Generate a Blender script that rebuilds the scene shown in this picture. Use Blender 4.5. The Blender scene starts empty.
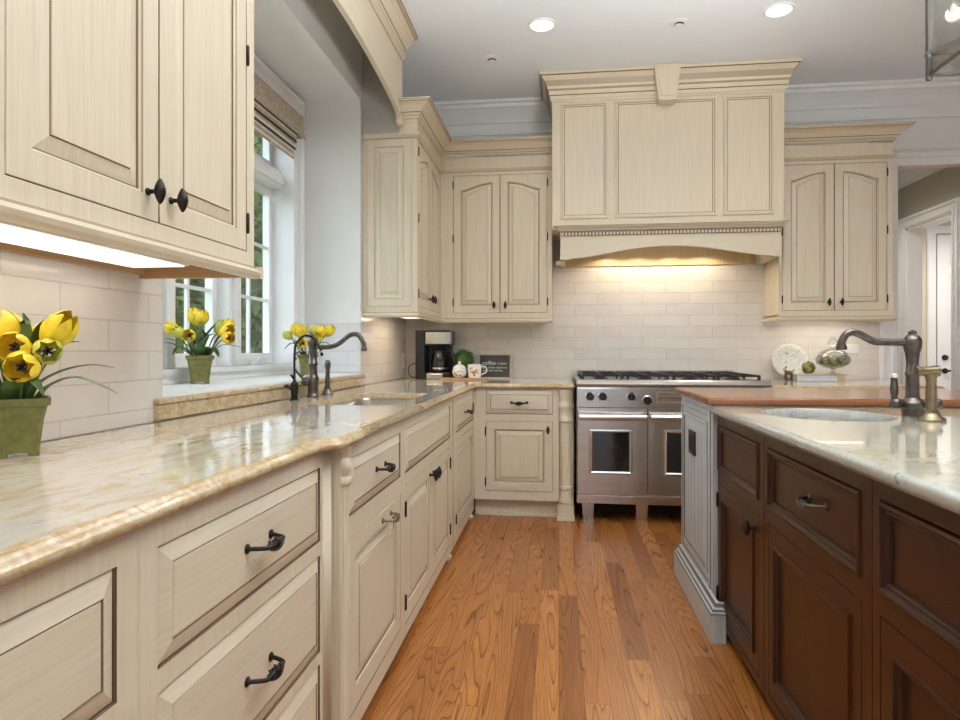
import bpy, bmesh, math, random
from math import sin, cos, pi, radians, sqrt
from mathutils import Vector, Matrix
from mathutils.geometry import tessellate_polygon

random.seed(11)
S = bpy.context.scene
COL = S.collection

# ------------------------------------------------------------------ camera
FPX, VX, VY, CAMH = 645.0, 559.0, 351.0, 1.137
YAW = math.atan((VX - 480) / FPX)
RIGHT = Vector((cos(YAW), sin(YAW), 0))
FWD = Vector((-sin(YAW), cos(YAW), 0))
cam_d = bpy.data.cameras.new('camera')
cam = bpy.data.objects.new('camera', cam_d)
COL.objects.link(cam)
cam.location = (0, 0, CAMH)
cam.rotation_euler = (pi / 2, 0, YAW)
cam_d.sensor_width = 36
cam_d.lens = FPX * 36 / 960
cam_d.shift_y = -(360 - VY) / 960
cam_d.clip_start = 0.02
S.camera = cam

# ------------------------------------------------------------------ view + world
S.view_settings.view_transform = 'Standard'
S.view_settings.look = 'None'
S.view_settings.gamma = 1
S.view_settings.use_curve_mapping = False
S.view_settings.exposure = 0.40
W = bpy.data.worlds.new('daylight')
S.world = W
W.use_nodes = True
bg = W.node_tree.nodes['Background']
bg.inputs['Color'].default_value = (0.80, 0.90, 1.0, 1)
bg.inputs['Strength'].default_value = 1.35


def area_light(name, loc, target, sx, sy, energy, color=(1, 1, 1), spread=180):
    d = bpy.data.lights.new(name, 'AREA')
    d.shape = 'RECTANGLE'
    d.size, d.size_y = sx, sy
    d.energy = energy
    d.color = color
    d.spread = radians(spread)
    o = bpy.data.objects.new(name, d)
    COL.objects.link(o)
    o.location = loc
    o.rotation_euler = (Vector(target) - Vector(loc)).to_track_quat('-Z', 'Y').to_euler()
    return o


def spot_light(name, loc, energy, color, angle=100, blend=.6, r=.03, target=None):
    d = bpy.data.lights.new(name, 'SPOT')
    d.energy = energy
    d.color = color
    d.spot_size = radians(angle)
    d.spot_blend = blend
    d.shadow_soft_size = r
    o = bpy.data.objects.new(name, d)
    COL.objects.link(o)
    o.location = loc
    if target:
        o.rotation_euler = (Vector(target) - Vector(loc)).to_track_quat('-Z', 'Y').to_euler()
    return o


ZC = 3.14


def point_light(name, loc, energy, color, r=.2):
    d = bpy.data.lights.new(name, 'POINT')
    d.energy = energy
    d.color = color
    d.shadow_soft_size = r
    o = bpy.data.objects.new(name, d)
    COL.objects.link(o)
    o.location = loc
    return o


# soft overcast daylight falling through the kitchen window
sd = bpy.data.lights.new('sky_sun', 'SUN')
sd.energy = 2.8
sd.angle = radians(70)
sd.color = (.72, .86, 1.0)
so_ = bpy.data.objects.new('sky_sun', sd)
COL.objects.link(so_)
so_.location = (-6, 2, 6)
so_.rotation_euler = Vector((1, .42, -.62)).to_track_quat('-Z', 'Y').to_euler()
# added upward fill light, out of view, bounced to whiten the ceiling
area_light('bounce_fill', (.95, 1.2, 1.5), (.92, 1.49, 3.14), .6, .6, 100, (.95, .98, 1.0), 130)
CANS = [(-.104, 3.98), (1.283, 3.975), (-.104, 2.2), (1.283, 2.2), (-.104, .4), (1.283, .4), (2.7, 3.2), (2.7, 1.2), (1.283, -1.3), (-.104, -1.3)]

# ------------------------------------------------------------------ materials
MATS = {}


def nt(name):
    m = bpy.data.materials.new(name)
    m.use_nodes = True
    MATS[name] = m
    t = m.node_tree
    return m, t, t.nodes['Principled BSDF']


def N(t, kind, **kw):
    n = t.nodes.new('ShaderNode' + kind)
    for k, v in kw.items():
        setattr(n, k, v)
    return n


def setin(n, **kw):
    for k, v in kw.items():
        n.inputs[k.replace('_', ' ')].default_value = v
    return n


def L(t, a, b):
    t.links.new(a, b)


def coords(t, scale=(1, 1, 1), loc=(0, 0, 0)):
    tc = N(t, 'TexCoord')
    mp = N(t, 'Mapping')
    mp.inputs['Scale'].default_value = scale
    mp.inputs['Location'].default_value = loc
    L(t, tc.outputs['Object'], mp.inputs['Vector'])
    return mp.outputs['Vector']


def noise(t, vec, scale, detail=4, rough=.55, dist=0.0):
    n = N(t, 'TexNoise')
    n.inputs['Scale'].default_value = scale
    n.inputs['Detail'].default_value = detail
    n.inputs['Roughness'].default_value = rough
    n.inputs['Distortion'].default_value = dist
    L(t, vec, n.inputs['Vector'])
    return n.outputs['Fac']


def ramp(t, fac, stops, interp='LINEAR'):
    r = N(t, 'ValToRGB')
    r.color_ramp.interpolation = interp
    e = r.color_ramp.elements
    while len(e) < len(stops):
        e.new(0.5)
    for i, (p, c) in enumerate(stops):
        e[i].position = p
        e[i].color = (c, c, c, 1) if isinstance(c, (int, float)) else (*c, 1)
    L(t, fac, r.inputs['Fac'])
    return r.outputs['Color']


def mix(t, fac, a, b, mode='MIX'):
    m = N(t, 'Mix', data_type='RGBA', blend_type=mode)
    for sock, val in ((m.inputs['Factor'], fac), (m.inputs['A'], a), (m.inputs['B'], b)):
        pass
    fi, ai, bi = m.inputs[0], m.inputs[6], m.inputs[7]
    for sock, val in ((fi, fac), (ai, a), (bi, b)):
        if isinstance(val, (int, float)):
            sock.default_value = val
        elif isinstance(val, tuple):
            sock.default_value = (*val, 1)
        else:
            L(t, val, sock)
    return m.outputs[2]


def bump(t, b, height, strength=.2, dist=.002):
    n = N(t, 'Bump')
    n.inputs['Strength'].default_value = strength
    n.inputs['Distance'].default_value = dist
    L(t, height, n.inputs['Height'])
    L(t, n.outputs['Normal'], b.inputs['Normal'])


def plain(name, col, rough=.5, metal=0.0, var=.0, vscale=30, emis=None, estr=0, spec=.5, coat=0):
    m, t, b = nt(name)
    b.inputs['Roughness'].default_value = rough
    b.inputs['Metallic'].default_value = metal
    b.inputs['Specular IOR Level'].default_value = spec
    b.inputs['Coat Weight'].default_value = coat
    if var:
        f = noise(t, coords(t), vscale, 3)
        c = ramp(t, f, [(.3, tuple(x * (1 - var) for x in col)), (.7, tuple(min(1, x * (1 + var)) for x in col))])
        L(t, c, b.inputs['Base Color'])
    else:
        b.inputs['Base Color'].default_value = (*col, 1)
    if emis:
        b.inputs['Emission Color'].default_value = (*emis, 1)
        b.inputs['Emission Strength'].default_value = estr
    return m


def painted(name, col, streak, rough=.38, dirs=(90, 90, 2.5)):
    """antique paint with a fine brushed glaze"""
    m, t, b = nt(name)
    f = noise(t, coords(t, dirs), 1.6, 3, .6)
    f2 = noise(t, coords(t), 2.2, 2)
    c = ramp(t, f, [(.32, streak), (.66, col)])
    c = mix(t, ramp(t, f2, [(.35, .0), (.75, .22)]), c, streak)
    L(t, c, b.inputs['Base Color'])
    b.inputs['Roughness'].default_value = rough
    return m


CREAM = painted('antique_cream_paint', (.73, .645, .495), (.665, .567, .415))
CREAMH = painted('antique_cream_paint_horizontal', (.73, .645, .495), (.665, .567, .415), dirs=(2.5, 2.5, 90))
GLAZE = plain('brown_glaze', (.20, .135, .075), .5)
GLAZEL = plain('light_brown_glaze', (.42, .33, .22), .45)
GREY = painted('grey_paint', (.56, .60, .62), (.47, .50, .52))
GREYGL = plain('grey_glaze', (.16, .16, .155), .5)
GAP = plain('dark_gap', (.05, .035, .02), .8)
WALL = plain('wall_paint', (.80, .79, .76), .6, var=.02, vscale=3)
CEIL = plain('ceiling_paint', (.83, .87, .90), .7, var=.015, vscale=2)
TRIM = plain('white_trim_paint', (.82, .82, .81), .35, var=.02, vscale=8)
HALLW = plain('hall_paint', (.47, .44, .37), .6, var=.02, vscale=4)
HALLB = plain('tan_hall_paint', (.62, .53, .40), .6, var=.02, vscale=4)
MAPLE = painted('maple_wood', (.62, .40, .20), (.50, .30, .14), .4, (3, 3, 60))
LINER = painted('hood_liner_lamplit_wood', (.62, .47, .27), (.52, .38, .20), .4)  # tan puts the warm glow of the hood lamps into the liner colour
BRONZE = plain('oil_rubbed_bronze', (.035, .028, .024), .38, .75, var=.3, vscale=90)
PEWTER = plain('aged_pewter', (.15, .13, .115), .28, .95, var=.3, vscale=40)
BRASS = plain('antique_brass', (.27, .21, .13), .28, .95, var=.25, vscale=40)
CHROME = plain('polished_steel', (.75, .74, .72), .15, 1.0)
BLACK = plain('black_plastic', (.012, .012, .012), .3, var=.2)
IRON = plain('cast_iron', (.02, .02, .022), .45, .3, var=.3, vscale=60)
OVENGL = plain('oven_glass', (.008, .008, .009), .06, spec=.8)
WHITEC = plain('white_ceramic', (.85, .84, .80), .15)
POT = plain('olive_ceramic', (.17, .165, .04), .45, var=.25, vscale=45)
SOIL = plain('dark_soil', (.03, .022, .012), .9, var=.4, vscale=120)
YEL = plain('yellow_petal', (.90, .66, .03), .45, var=.16, vscale=40)
YELG = plain('green_yellow_petal', (.60, .62, .10), .45, var=.2, vscale=40)
ORANGE = plain('orange_petal', (.86, .52, .03), .5, var=.15, vscale=40)
PLATEC = plain('speckled_stoneware', (.60, .59, .54), .25, var=.1, vscale=60)
PISTIL = plain('dark_pistil', (.05, .035, .02), .7)
LEAF = plain('leaf_green', (.075, .135, .035), .4, var=.4, vscale=35)
STEM = plain('stem_green', (.12, .20, .05), .5)
BOX = plain('boxwood_green', (.06, .15, .025), .5, var=.5, vscale=60)
BARK = plain('bark', (.14, .10, .07), .9, var=.3, vscale=20)
LIGHTBOX = plain('lit_diffuser', (.9, .9, .88), .4, emis=(1, .95, .86), estr=.8)
BULB = plain('lit_lamp', (.9, .9, .9), .4, emis=(1, .93, .82), estr=12)
CANIN = plain('lit_can_reflector', (.9, .88, .84), .4, emis=(1, .93, .84), estr=1.6)
SLATE = plain('chalkboard_grey', (.085, .08, .072), .7, var=.2, vscale=20)
CHALK = plain('chalk_white', (.8, .8, .78), .8)
PALEWOOD = painted('pale_wood', (.62, .50, .36), (.52, .40, .27), .5, (4, 4, 60))
BOARDW = painted('light_board_wood', (.60, .38, .20), (.50, .29, .13), .4, (3, 60, 60))
PAPER = plain('pale_blue_paper', (.62, .68, .76), .7, var=.04)
TAN = plain('tan_cloth', (.55, .41, .24), .7, var=.1)
DKBR = plain('dark_brown', (.10, .055, .035), .5, var=.3, vscale=60)
ARTI = plain('artichoke_green', (.33, .31, .10), .5, var=.45, vscale=70)
ARTID = plain('artichoke_dark', (.15, .14, .05), .55, var=.4, vscale=70)
ORNG = plain('orange_glaze', (.62, .26, .07), .3)
REDD = plain('dark_red_glaze', (.20, .02, .02), .3)
RUBBER = plain('black_rubber', (.015, .015, .015), .5)
GRASS = plain('lawn_green', (.10, .20, .04), .9, var=.4, vscale=8)
GUNMETAL = plain('lantern_iron', (.035, .032, .028), .5, .3, var=.3, vscale=30)
CANDLE = plain('candle_sleeve', (.80, .76, .66), .5)


def granite(name, base, gold, grey, dark, stretch, rough, gold_pos):
    m, t, b = nt(name)
    v = coords(t, stretch)
    v0 = coords(t)
    n1 = noise(t, v, 2.6, 9, .66, 1.6)
    n2 = noise(t, v, 6.0, 9, .7, .9)
    n3 = noise(t, v0, 85, 4, .7)
    n4 = noise(t, v0, 26, 6, .75, .5)
    c = ramp(t, n1, [(.30, grey), (.45, base), (gold_pos, base), (gold_pos + .13, gold)])
    c = mix(t, ramp(t, n2, [(.49, 0.0), (.63, .8)]), c, gold)
    c = mix(t, ramp(t, n2, [(.30, .65), (.42, .0)]), c, grey)
    c = mix(t, ramp(t, n3, [(.30, .75), (.42, .0)]), c, grey)
    c = mix(t, ramp(t, n4, [(.62, 0.0), (.70, .85)]), c, dark)
    L(t, c, b.inputs['Base Color'])
    b.inputs['Roughness'].default_value = rough
    b.inputs['Specular IOR Level'].default_value = .6
    b.inputs['Coat Weight'].default_value = .35
    b.inputs['Coat Roughness'].default_value = .03
    return m


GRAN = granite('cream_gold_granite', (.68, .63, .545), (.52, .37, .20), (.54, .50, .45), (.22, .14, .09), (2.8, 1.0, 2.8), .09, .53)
GRANE = granite('gold_lit_granite_edge', (.57, .465, .30), (.44, .28, .11), (.38, .31, .22), (.08, .05, .035), (6, 6, 9), .16, .48)  # edge faces: gold deepened in colour for the light, plus the stone's own specks
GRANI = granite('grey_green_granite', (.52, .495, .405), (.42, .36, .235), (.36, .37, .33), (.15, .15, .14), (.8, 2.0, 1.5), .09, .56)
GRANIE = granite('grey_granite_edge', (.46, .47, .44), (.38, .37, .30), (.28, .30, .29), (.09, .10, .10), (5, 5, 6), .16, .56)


def tile_mat(name, horiz, cols, off=(0, 0)):
    """glossy hand-made brick-bond tile; horiz = which object axis runs along the wall"""
    m, t, b = nt(name)
    tc = N(t, 'TexCoord')
    sp = N(t, 'SeparateXYZ')
    L(t, tc.outputs['Object'], sp.inputs[0])
    cb = N(t, 'CombineXYZ')
    L(t, sp.outputs[horiz], cb.inputs[0])
    L(t, sp.outputs['Z'], cb.inputs[1])
    mp = N(t, 'Mapping')
    mp.inputs['Location'].default_value = (off[0], off[1], 0)
    L(t, cb.outputs[0], mp.inputs['Vector'])
    br = N(t, 'TexBrick')
    br.offset = .5
    L(t, mp.outputs['Vector'], br.inputs['Vector'])
    br.inputs['Scale'].default_value = 1
    br.inputs['Brick Width'].default_value = .356
    br.inputs['Row Height'].default_value = .0885
    br.inputs['Mortar Size'].default_value = .0022
    br.inputs['Mortar Smooth'].default_value = .35
    br.inputs['Color1'].default_value = (*cols[0], 1)
    br.inputs['Color2'].default_value = (*cols[1], 1)
    br.inputs['Mortar'].default_value = (*cols[2], 1)
    f = noise(t, tc.outputs['Object'], 9, 4, .6)
    c = mix(t, ramp(t, f, [(.35, 0.0), (.7, .4)]), br.outputs['Color'], cols[3])
    L(t, c, b.inputs['Base Color'])
    b.inputs['Roughness'].default_value = .12
    w = noise(t, tc.outputs['Object'], 16, 3, .5)
    inv = N(t, 'Math', operation='MULTIPLY_ADD')
    L(t, br.outputs['Fac'], inv.inputs[0])
    inv.inputs[1].default_value = -1.0
    L(t, w, inv.inputs[2])
    bump(t, b, inv.outputs[0], .55, .004)
    return m


TC = ((.72, .675, .62), (.66, .61, .555), (.56, .51, .455), (.76, .72, .675))
TILEL = tile_mat('cream_tile_left', 'Y', TC, (.10, .015))
TILEB = tile_mat('cream_tile_back', 'X', TC, (.05, -.006))


def wood_floor():
    m, t, b = nt('oak_floor')
    tc = N(t, 'TexCoord')
    sp = N(t, 'SeparateXYZ')
    L(t, tc.outputs['Object'], sp.inputs[0])

    def M(op, a, bb=None, c=None):
        n = N(t, 'Math', operation=op)
        for i, x in enumerate((a, bb, c)):
            if x is None:
                continue
            if isinstance(x, (int, float)):
                n.inputs[i].default_value = x
            else:
                L(t, x, n.inputs[i])
        return n.outputs[0]
    PW, PL = .083, 1.1
    u = M('DIVIDE', sp.outputs['X'], PW)
    iu = M('FLOOR', u)
    wn = N(t, 'TexWhiteNoise', noise_dimensions='1D')
    L(t, iu, wn.inputs['W'])
    vv = M('ADD', M('DIVIDE', sp.outputs['Y'], PL), M('MULTIPLY', wn.outputs['Value'], 7.3))
    iv = M('FLOOR', vv)
    wn2 = N(t, 'TexWhiteNoise', noise_dimensions='2D')
    cb = N(t, 'CombineXYZ')
    L(t, iu, cb.inputs[0])
    L(t, iv, cb.inputs[1])
    L(t, cb.outputs[0], wn2.inputs['Vector'])
    rnd = wn2.outputs['Value']
    # cathedral grain: contour rings of a stretched noise field, shifted per board
    cg = N(t, 'CombineXYZ')
    L(t, M('ADD', M('MULTIPLY', sp.outputs['X'], 9.5), M('MULTIPLY', rnd, 37.0)), cg.inputs[0])
    L(t, M('ADD', M('MULTIPLY', sp.outputs['Y'], .62), M('MULTIPLY', rnd, 91.0)), cg.inputs[1])
    L(t, M('MULTIPLY', rnd, 53.0), cg.inputs[2])
    field = noise(t, cg.outputs[0], 1.0, 1.2, .4, .25)
    rings = M('FRACT', M('MULTIPLY', field, 24.0))
    grain = ramp(t, rings, [(0.0, 0.0), (.07, .80), (.17, .25), (.5, .0), (1.0, 0.0)])
    pore = noise(t, coords(t, (260, 5, 1)), 1.0, 3, .6)
    base = ramp(t, rnd, [(0.0, (.30, .102, .023)), (.35, (.43, .155, .036)), (.7, (.53, .205, .050)), (1.0, (.36, .125, .029))])
    c = mix(t, ramp(t, pore, [(.35, .40), (.58, .0)]), base, (.15, .050, .012))
    c = mix(t, grain, c, (.075, .024, .006))
    # seams
    fu = M('FRACT', u)
    fv = M('FRACT', vv)
    su = M('LESS_THAN', M('MINIMUM', fu, M('SUBTRACT', 1.0, fu)), .012)
    sv = M('LESS_THAN', M('MINIMUM', fv, M('SUBTRACT', 1.0, fv)), .0010)
    c = mix(t, M('MULTIPLY', M('MAXIMUM', su, sv), .65), c, (.06, .022, .008))
    L(t, c, b.inputs['Base Color'])
    b.inputs['Roughness'].default_value = .27
    b.inputs['Coat Weight'].default_value = .1
    b.inputs['Coat Roughness'].default_value = .12
    bump(t, b, grain, -.08, .001)
    return m


FLOOR = wood_floor()


def dark_wood(name, c1, c2, dirs, rough=.3):
    m, t, b = nt(name)
    f = noise(t, coords(t, dirs), 1.0, 5, .6, .4)
    L(t, ramp(t, f, [(.3, c2), (.7, c1)]), b.inputs['Base Color'])
    b.inputs['Roughness'].default_value = rough
    b.inputs['Specular IOR Level'].default_value = .3
    return m


CHERRY = dark_wood('dark_cherry_wood', (.070, .021, .006), (.040, .011, .003), (40, 40, 2.2))
CHERRYD = plain('cherry_glaze', (.018, .007, .004), .4)
BUTCHER = dark_wood('walnut_counter_wood', (.29, .120, .055), (.19, .072, .030), (2, 45, 45), .18)


def steel(name, dirs):
    m, t, b = nt(name)
    b.inputs['Metallic'].default_value = 1
    f = noise(t, coords(t, dirs), 1, 3, .6)
    L(t, ramp(t, f, [(.3, (.50, .46, .425)), (.7, (.58, .545, .51))]), b.inputs['Base Color'])
    L(t, ramp(t, f, [(.3, .21), (.7, .26)]), b.inputs['Roughness'])
    f2 = noise(t, coords(t, (7, 2, 2.2)), 1, 1)
    bump(t, b, f2, .12, .02)
    return m


STEEL = steel('brushed_steel', (3, 3, 220))
SINKS = steel('sink_steel', (3, 180, 3))


def glass(name, tint=(1, 1, 1), refl=.06, rough=0.0, mult=.6):
    m, t, b = nt(name)
    out = t.nodes['Material Output']
    tr = N(t, 'BsdfTransparent')
    tr.inputs['Color'].default_value = (*tint, 1)
    gl = N(t, 'BsdfGlossy')
    gl.inputs['Roughness'].default_value = rough
    lw = N(t, 'LayerWeight')
    lw.inputs['Blend'].default_value = .25
    mt = N(t, 'Math', operation='MULTIPLY_ADD')
    L(t, lw.outputs['Fresnel'], mt.inputs[0])
    mt.inputs[1].default_value = mult
    mt.inputs[2].default_value = refl
    mx = N(t, 'MixShader')
    L(t, mt.outputs[0], mx.inputs[0])
    L(t, tr.outputs[0], mx.inputs[1])
    L(t, gl.outputs[0], mx.inputs[2])
    L(t, mx.outputs[0], out.inputs['Surface'])
    t.nodes.remove(b)
    return m


PANE = glass('window_glass', refl=.0, mult=.12)
JARG = glass('jar_glass', (.95, .97, .95), .06)
CARAFE = glass('carafe_glass', (.35, .33, .31), .08)
LANTG = glass('lantern_glass', (.95, .95, .93), .10)


def shade_mat():
    m, t, b = nt('woven_shade_fabric')
    v = coords(t, (1, 1, 1))
    vo = N(t, 'TexVoronoi')
    vo.inputs['Scale'].default_value = 42
    L(t, v, vo.inputs['Vector'])
    n = noise(t, coords(t, (20, 20, 260)), 1, 2)
    c = ramp(t, vo.outputs['Distance'], [(.15, (.66, .57, .45)), (.55, (.47, .385, .29))])
    c = mix(t, ramp(t, n, [(.4, .3), (.6, 0.0)]), c, (.38, .30, .22))
    L(t, c, b.inputs['Base Color'])
    b.inputs['Roughness'].default_value = .85
    return m


SHADE = shade_mat()
STRIPE = plain('striped_shade_lining', (.74, .70, .64), .85, var=.1, vscale=30)


def leafmat(name, a, bcol, sc):
    m, t, b = nt(name)
    f = noise(t, coords(t), sc, 4, .7)
    L(t, ramp(t, f, [(.3, a), (.7, bcol)]), b.inputs['Base Color'])
    b.inputs['Roughness'].default_value = .6
    return m


TREE1 = leafmat('tree_leaf_dark', (.05, .085, .016), (.22, .28, .07), 5)
TREE2 = leafmat('tree_leaf_light', (.10, .14, .03), (.32, .37, .11), 5)


# ------------------------------------------------------------------ mesh builder
class MB:
    def __init__(s):
        s.v, s.f, s.mi, s.sm, s.mats = [], [], [], [], []

    def m(s, mat):
        if mat not in s.mats:
            s.mats.append(mat)
        return s.mats.index(mat)

    def add(s, vs, fs, mat, smooth=False):
        o = len(s.v)
        s.v += [Vector(p) for p in vs]
        for i, f in enumerate(fs):
            s.f.append([o + k for k in f])
            s.mi.append(s.m(mat[i] if isinstance(mat, list) else mat))
            s.sm.append(smooth)
        return s

    def box(s, x0, y0, z0, x1, y1, z1, mat):
        x0, x1 = min(x0, x1), max(x0, x1)
        y0, y1 = min(y0, y1), max(y0, y1)
        z0, z1 = min(z0, z1), max(z0, z1)
        v = [(x0, y0, z0), (x1, y0, z0), (x1, y1, z0), (x0, y1, z0), (x0, y0, z1), (x1, y0, z1), (x1, y1, z1), (x0, y1, z1)]
        return s.add(v, [(0, 3, 2, 1), (4, 5, 6, 7), (0, 1, 5, 4), (1, 2, 6, 5), (2, 3, 7, 6), (3, 0, 4, 7)], mat)

    def fbox(s, F, a0, a1, b0, b1, c0, c1, mat):
        v = [F(a, b, c) for c in (c0, c1) for b in (b0, b1) for a in (a0, a1)]
        return s.add(v, [(0, 2, 3, 1), (4, 5, 7, 6), (0, 1, 5, 4), (2, 6, 7, 3), (0, 4, 6, 2), (1, 3, 7, 5)], mat)

    def loft(s, loops, mats, closed=True, cap0=None, cap1=None, smooth=False):
        n = len(loops[0])
        for i in range(len(loops) - 1):
            mat = mats[i] if isinstance(mats, list) else mats
            vs = list(loops[i]) + list(loops[i + 1])
            rng = range(n) if closed else range(n - 1)
            s.add(vs, [(k, (k + 1) % n, n + (k + 1) % n, n + k) for k in rng], mat, smooth)
        if cap0:
            s.add(loops[0], [tuple(range(n))], cap0)
        if cap1:
            s.add(loops[-1], [tuple(range(n))], cap1)
        return s

    def lathe(s, c, axis, prof, mat, seg=20, smooth=True, mod=None, caps=True):
        """prof: list of (t along axis, r)"""
        c = Vector(c)
        ax = Vector(axis).normalized()
        ref = Vector((0, 0, 1)) if abs(ax.z) < .9 else Vector((1, 0, 0))
        e1 = ax.cross(ref).normalized()
        e2 = ax.cross(e1)
        loops = []
        for (tt, r) in prof:
            lp = []
            for k in range(seg):
                a = 2 * pi * k / seg
                rr = r * (mod(a, tt) if mod else 1)
                lp.append(c + ax * tt + (e1 * cos(a) + e2 * sin(a)) * rr)
            loops.append(lp)
        s.loft(loops, mat, True, mat if caps else None, mat if caps else None, smooth)
        return s

    def tube(s, pts, rad, mat, seg=10, smooth=True, caps=True):
        pts = [Vector(p) for p in pts]
        n = len(pts)
        if isinstance(rad, (int, float)):
            rad = [rad] * n
        loops = []
        e1 = None
        for i in range(n):
            d = (pts[min(i + 1, n - 1)] - pts[max(i - 1, 0)]).normalized()
            if e1 is None:
                ref = Vector((0, 0, 1)) if abs(d.z) < .9 else Vector((1, 0, 0))
                e1 = d.cross(ref).normalized()
            else:
                e1 = (e1 - d * e1.dot(d)).normalized()
            e2 = d.cross(e1)
            loops.append([pts[i] + (e1 * cos(2 * pi * k / seg) + e2 * sin(2 * pi * k / seg)) * rad[i] for k in range(seg)])
        c = mat if caps else None
        return s.loft(loops, mat, True, c, c, smooth)

    def ball(s, c, r, mat, seg=16, rings=10, sc=(1, 1, 1)):
        c = Vector(c)
        loops = []
        for i in range(rings + 1):
            th = pi * (.02 + .96 * i / rings)
            loops.append([c + Vector((r * sin(th) * cos(2 * pi * k / seg) * sc[0], r * sin(th) * sin(2 * pi * k / seg) * sc[1], -r * cos(th) * sc[2])) for k in range(seg)])
        return s.loft(loops, mat, True, mat, mat, True)

    def prism(s, F, poly, c0, c1, mat, sidemat=None):
        n = len(poly)
        lo = [F(a, b, c0) for a, b in poly]
        hi = [F(a, b, c1) for a, b in poly]
        s.add(lo + hi, [(k, (k + 1) % n, n + (k + 1) % n, n + k) for k in range(n)], sidemat or mat)
        tris = tessellate_polygon([[Vector((a, b, 0)) for a, b in poly]])
        s.add(lo, [tuple(t) for t in tris], mat)
        s.add(hi, [tuple(t) for t in tris], mat)
        return s

    def sweep(s, path, prof, mats, pre=None, post=None, cap=True):
        """path: (x,y) points; prof: (out, z); outward = right of travel"""
        P = [Vector((x, y)) for x, y in path]
        ext = ([Vector(pre)] if pre else []) + P + ([Vector(post)] if post else [])
        o = 1 if pre else 0
        loops = []
        for i in range(len(P)):
            j = i + o
            dirs = []
            if j > 0:
                dirs.append((ext[j] - ext[j - 1]).normalized())
            if j < len(ext) - 1:
                dirs.append((ext[j + 1] - ext[j]).normalized())
            ns = [Vector((d.y, -d.x)) for d in dirs]
            if len(ns) == 2:
                b = (ns[0] + ns[1]).normalized()
                b = b / max(.2, b.dot(ns[0]))
            else:
                b = ns[0]
            loops.append([Vector((P[i].x + b.x * q, P[i].y + b.y * q, z)) for q, z in prof])
        n = len(prof)
        for i in range(len(loops) - 1):
            s.add(loops[i] + loops[i + 1], [(k, k + 1, n + k + 1, n + k) for k in range(n - 1)], [mats[k] for k in range(n - 1)] if isinstance(mats, list) else mats)
            m0 = mats[0] if isinstance(mats, list) else mats
            s.add(loops[i] + loops[i + 1], [(n - 1, 0, n, 2 * n - 1)], m0)
        if cap:
            m0 = mats[0] if isinstance(mats, list) else mats
            for lp in (loops[0], loops[-1]):
                tris = tessellate_polygon([[Vector((q, z, 0)) for q, z in prof]])
                s.add(lp, [tuple(t) for t in tris], m0)
        return s


def obj(name, mb, parent=None, label=None, bev=0, angle=40, world=True):
    me = bpy.data.meshes.new(name)
    off = Vector((0, 0, 0))
    if parent and world:
        r = parent
        while r:
            off = off + r.location
            r = r.parent
    vs = [tuple(p - off) for p in mb.v]
    me.from_pydata(vs, [], mb.f)
    for mt in mb.mats:
        me.materials.append(mt)
    for p, mi, sm in zip(me.polygons, mb.mi, mb.sm):
        p.material_index = mi
        p.use_smooth = sm
    bm = bmesh.new()
    bm.from_mesh(me)
    bmesh.ops.remove_doubles(bm, verts=bm.verts, dist=1e-5)
    bmesh.ops.recalc_face_normals(bm, faces=bm.faces)
    bm.to_mesh(me)
    bm.free()
    flags = [p.use_smooth for p in me.polygons]
    me.set_sharp_from_angle(angle=radians(angle))
    me.polygons.foreach_set('use_smooth', flags)
    o = bpy.data.objects.new(name, me)
    COL.objects.link(o)
    if parent:
        o.parent = parent
    if label:
        o['label'] = label
    if bev:
        b = o.modifiers.new('bevel', 'BEVEL')
        b.width = bev
        b.segments = 2
        b.limit_method = 'ANGLE'
        b.angle_limit = radians(50)
    return o


def tag(o, label, cat, group=None):
    o['label'] = label
    o['category'] = cat
    if group:
        o['group'] = group
    return o


def thing(name, label, cat, loc, group=None):
    o = bpy.data.objects.new(name, None)
    o.empty_display_size = .05
    COL.objects.link(o)
    o.location = loc
    return tag(o, label, cat, group)


def struct(name, mb, bev=0, parent=None):
    o = obj(name, mb, parent, bev=bev)
    if not parent:
        o['kind'] = 'structure'
    return o


def copy_tree(o, loc, label, group=None):
    def rec(src, par):
        c = src.copy()
        COL.objects.link(c)
        if par:
            c.parent = par
        for ch in list(src.children):
            rec(ch, c)
        return c
    r = rec(o, None)
    r.location = loc
    r['label'] = label
    if group:
        r['group'] = group
    return r


def FX(X, s=1):     # face looking along s*X ; a = world Y, b = Z, c = out
    return lambda a, b, c=0: Vector((X + s * c, a, b))


def FY(Y, s=-1):    # face looking along s*Y ; a = world X
    return lambda a, b, c=0: Vector((a, Y + s * c, b))


K = 14


def ring(F, u0, u1, v0, v1, ins, dep, drop=0.0, side=0):
    a0, a1, b0, b1 = u0 + ins, u1 - ins, v0 + ins, v1 - ins
    pts = [F(a0, b0, dep), F(a1, b0, dep)]
    for i in range(K + 1):
        t = 1 - i / K           # right to left
        x = a0 + (a1 - a0) * t
        z = b1
        if drop:
            q = t if side > 0 else 1 - t
            sh = 0 if q < .06 else sin((q - .06) / .94 * pi / 2) ** 1.15
            z = b1 - drop * (1 - sh)
        pts.append(F(x, z, dep))
    return pts


def panel(mb, F, u0, u1, v0, v1, rings, cap, drop=0, side=0, arch_from=.03):
    """rings: (inset, depth, material of the strip leading to it)"""
    loops = [ring(F, u0, u1, v0, v1, i, d, drop if i >= arch_from else 0, side) for i, d, m in rings]
    mb.loft(loops, [m for _, _, m in rings[1:]], True, rings[0][2], None)
    last = loops[-1]
    # cap as quads between bottom and top edges
    bl, br = last[0], last[1]
    top = last[2:]
    bot = [br.lerp(bl, i / K) for i in range(K + 1)]
    mb.add(bot + top, [(i, i + 1, K + 1 + i + 1, K + 1 + i) for i in range(K)], cap)
    return mb


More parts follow.
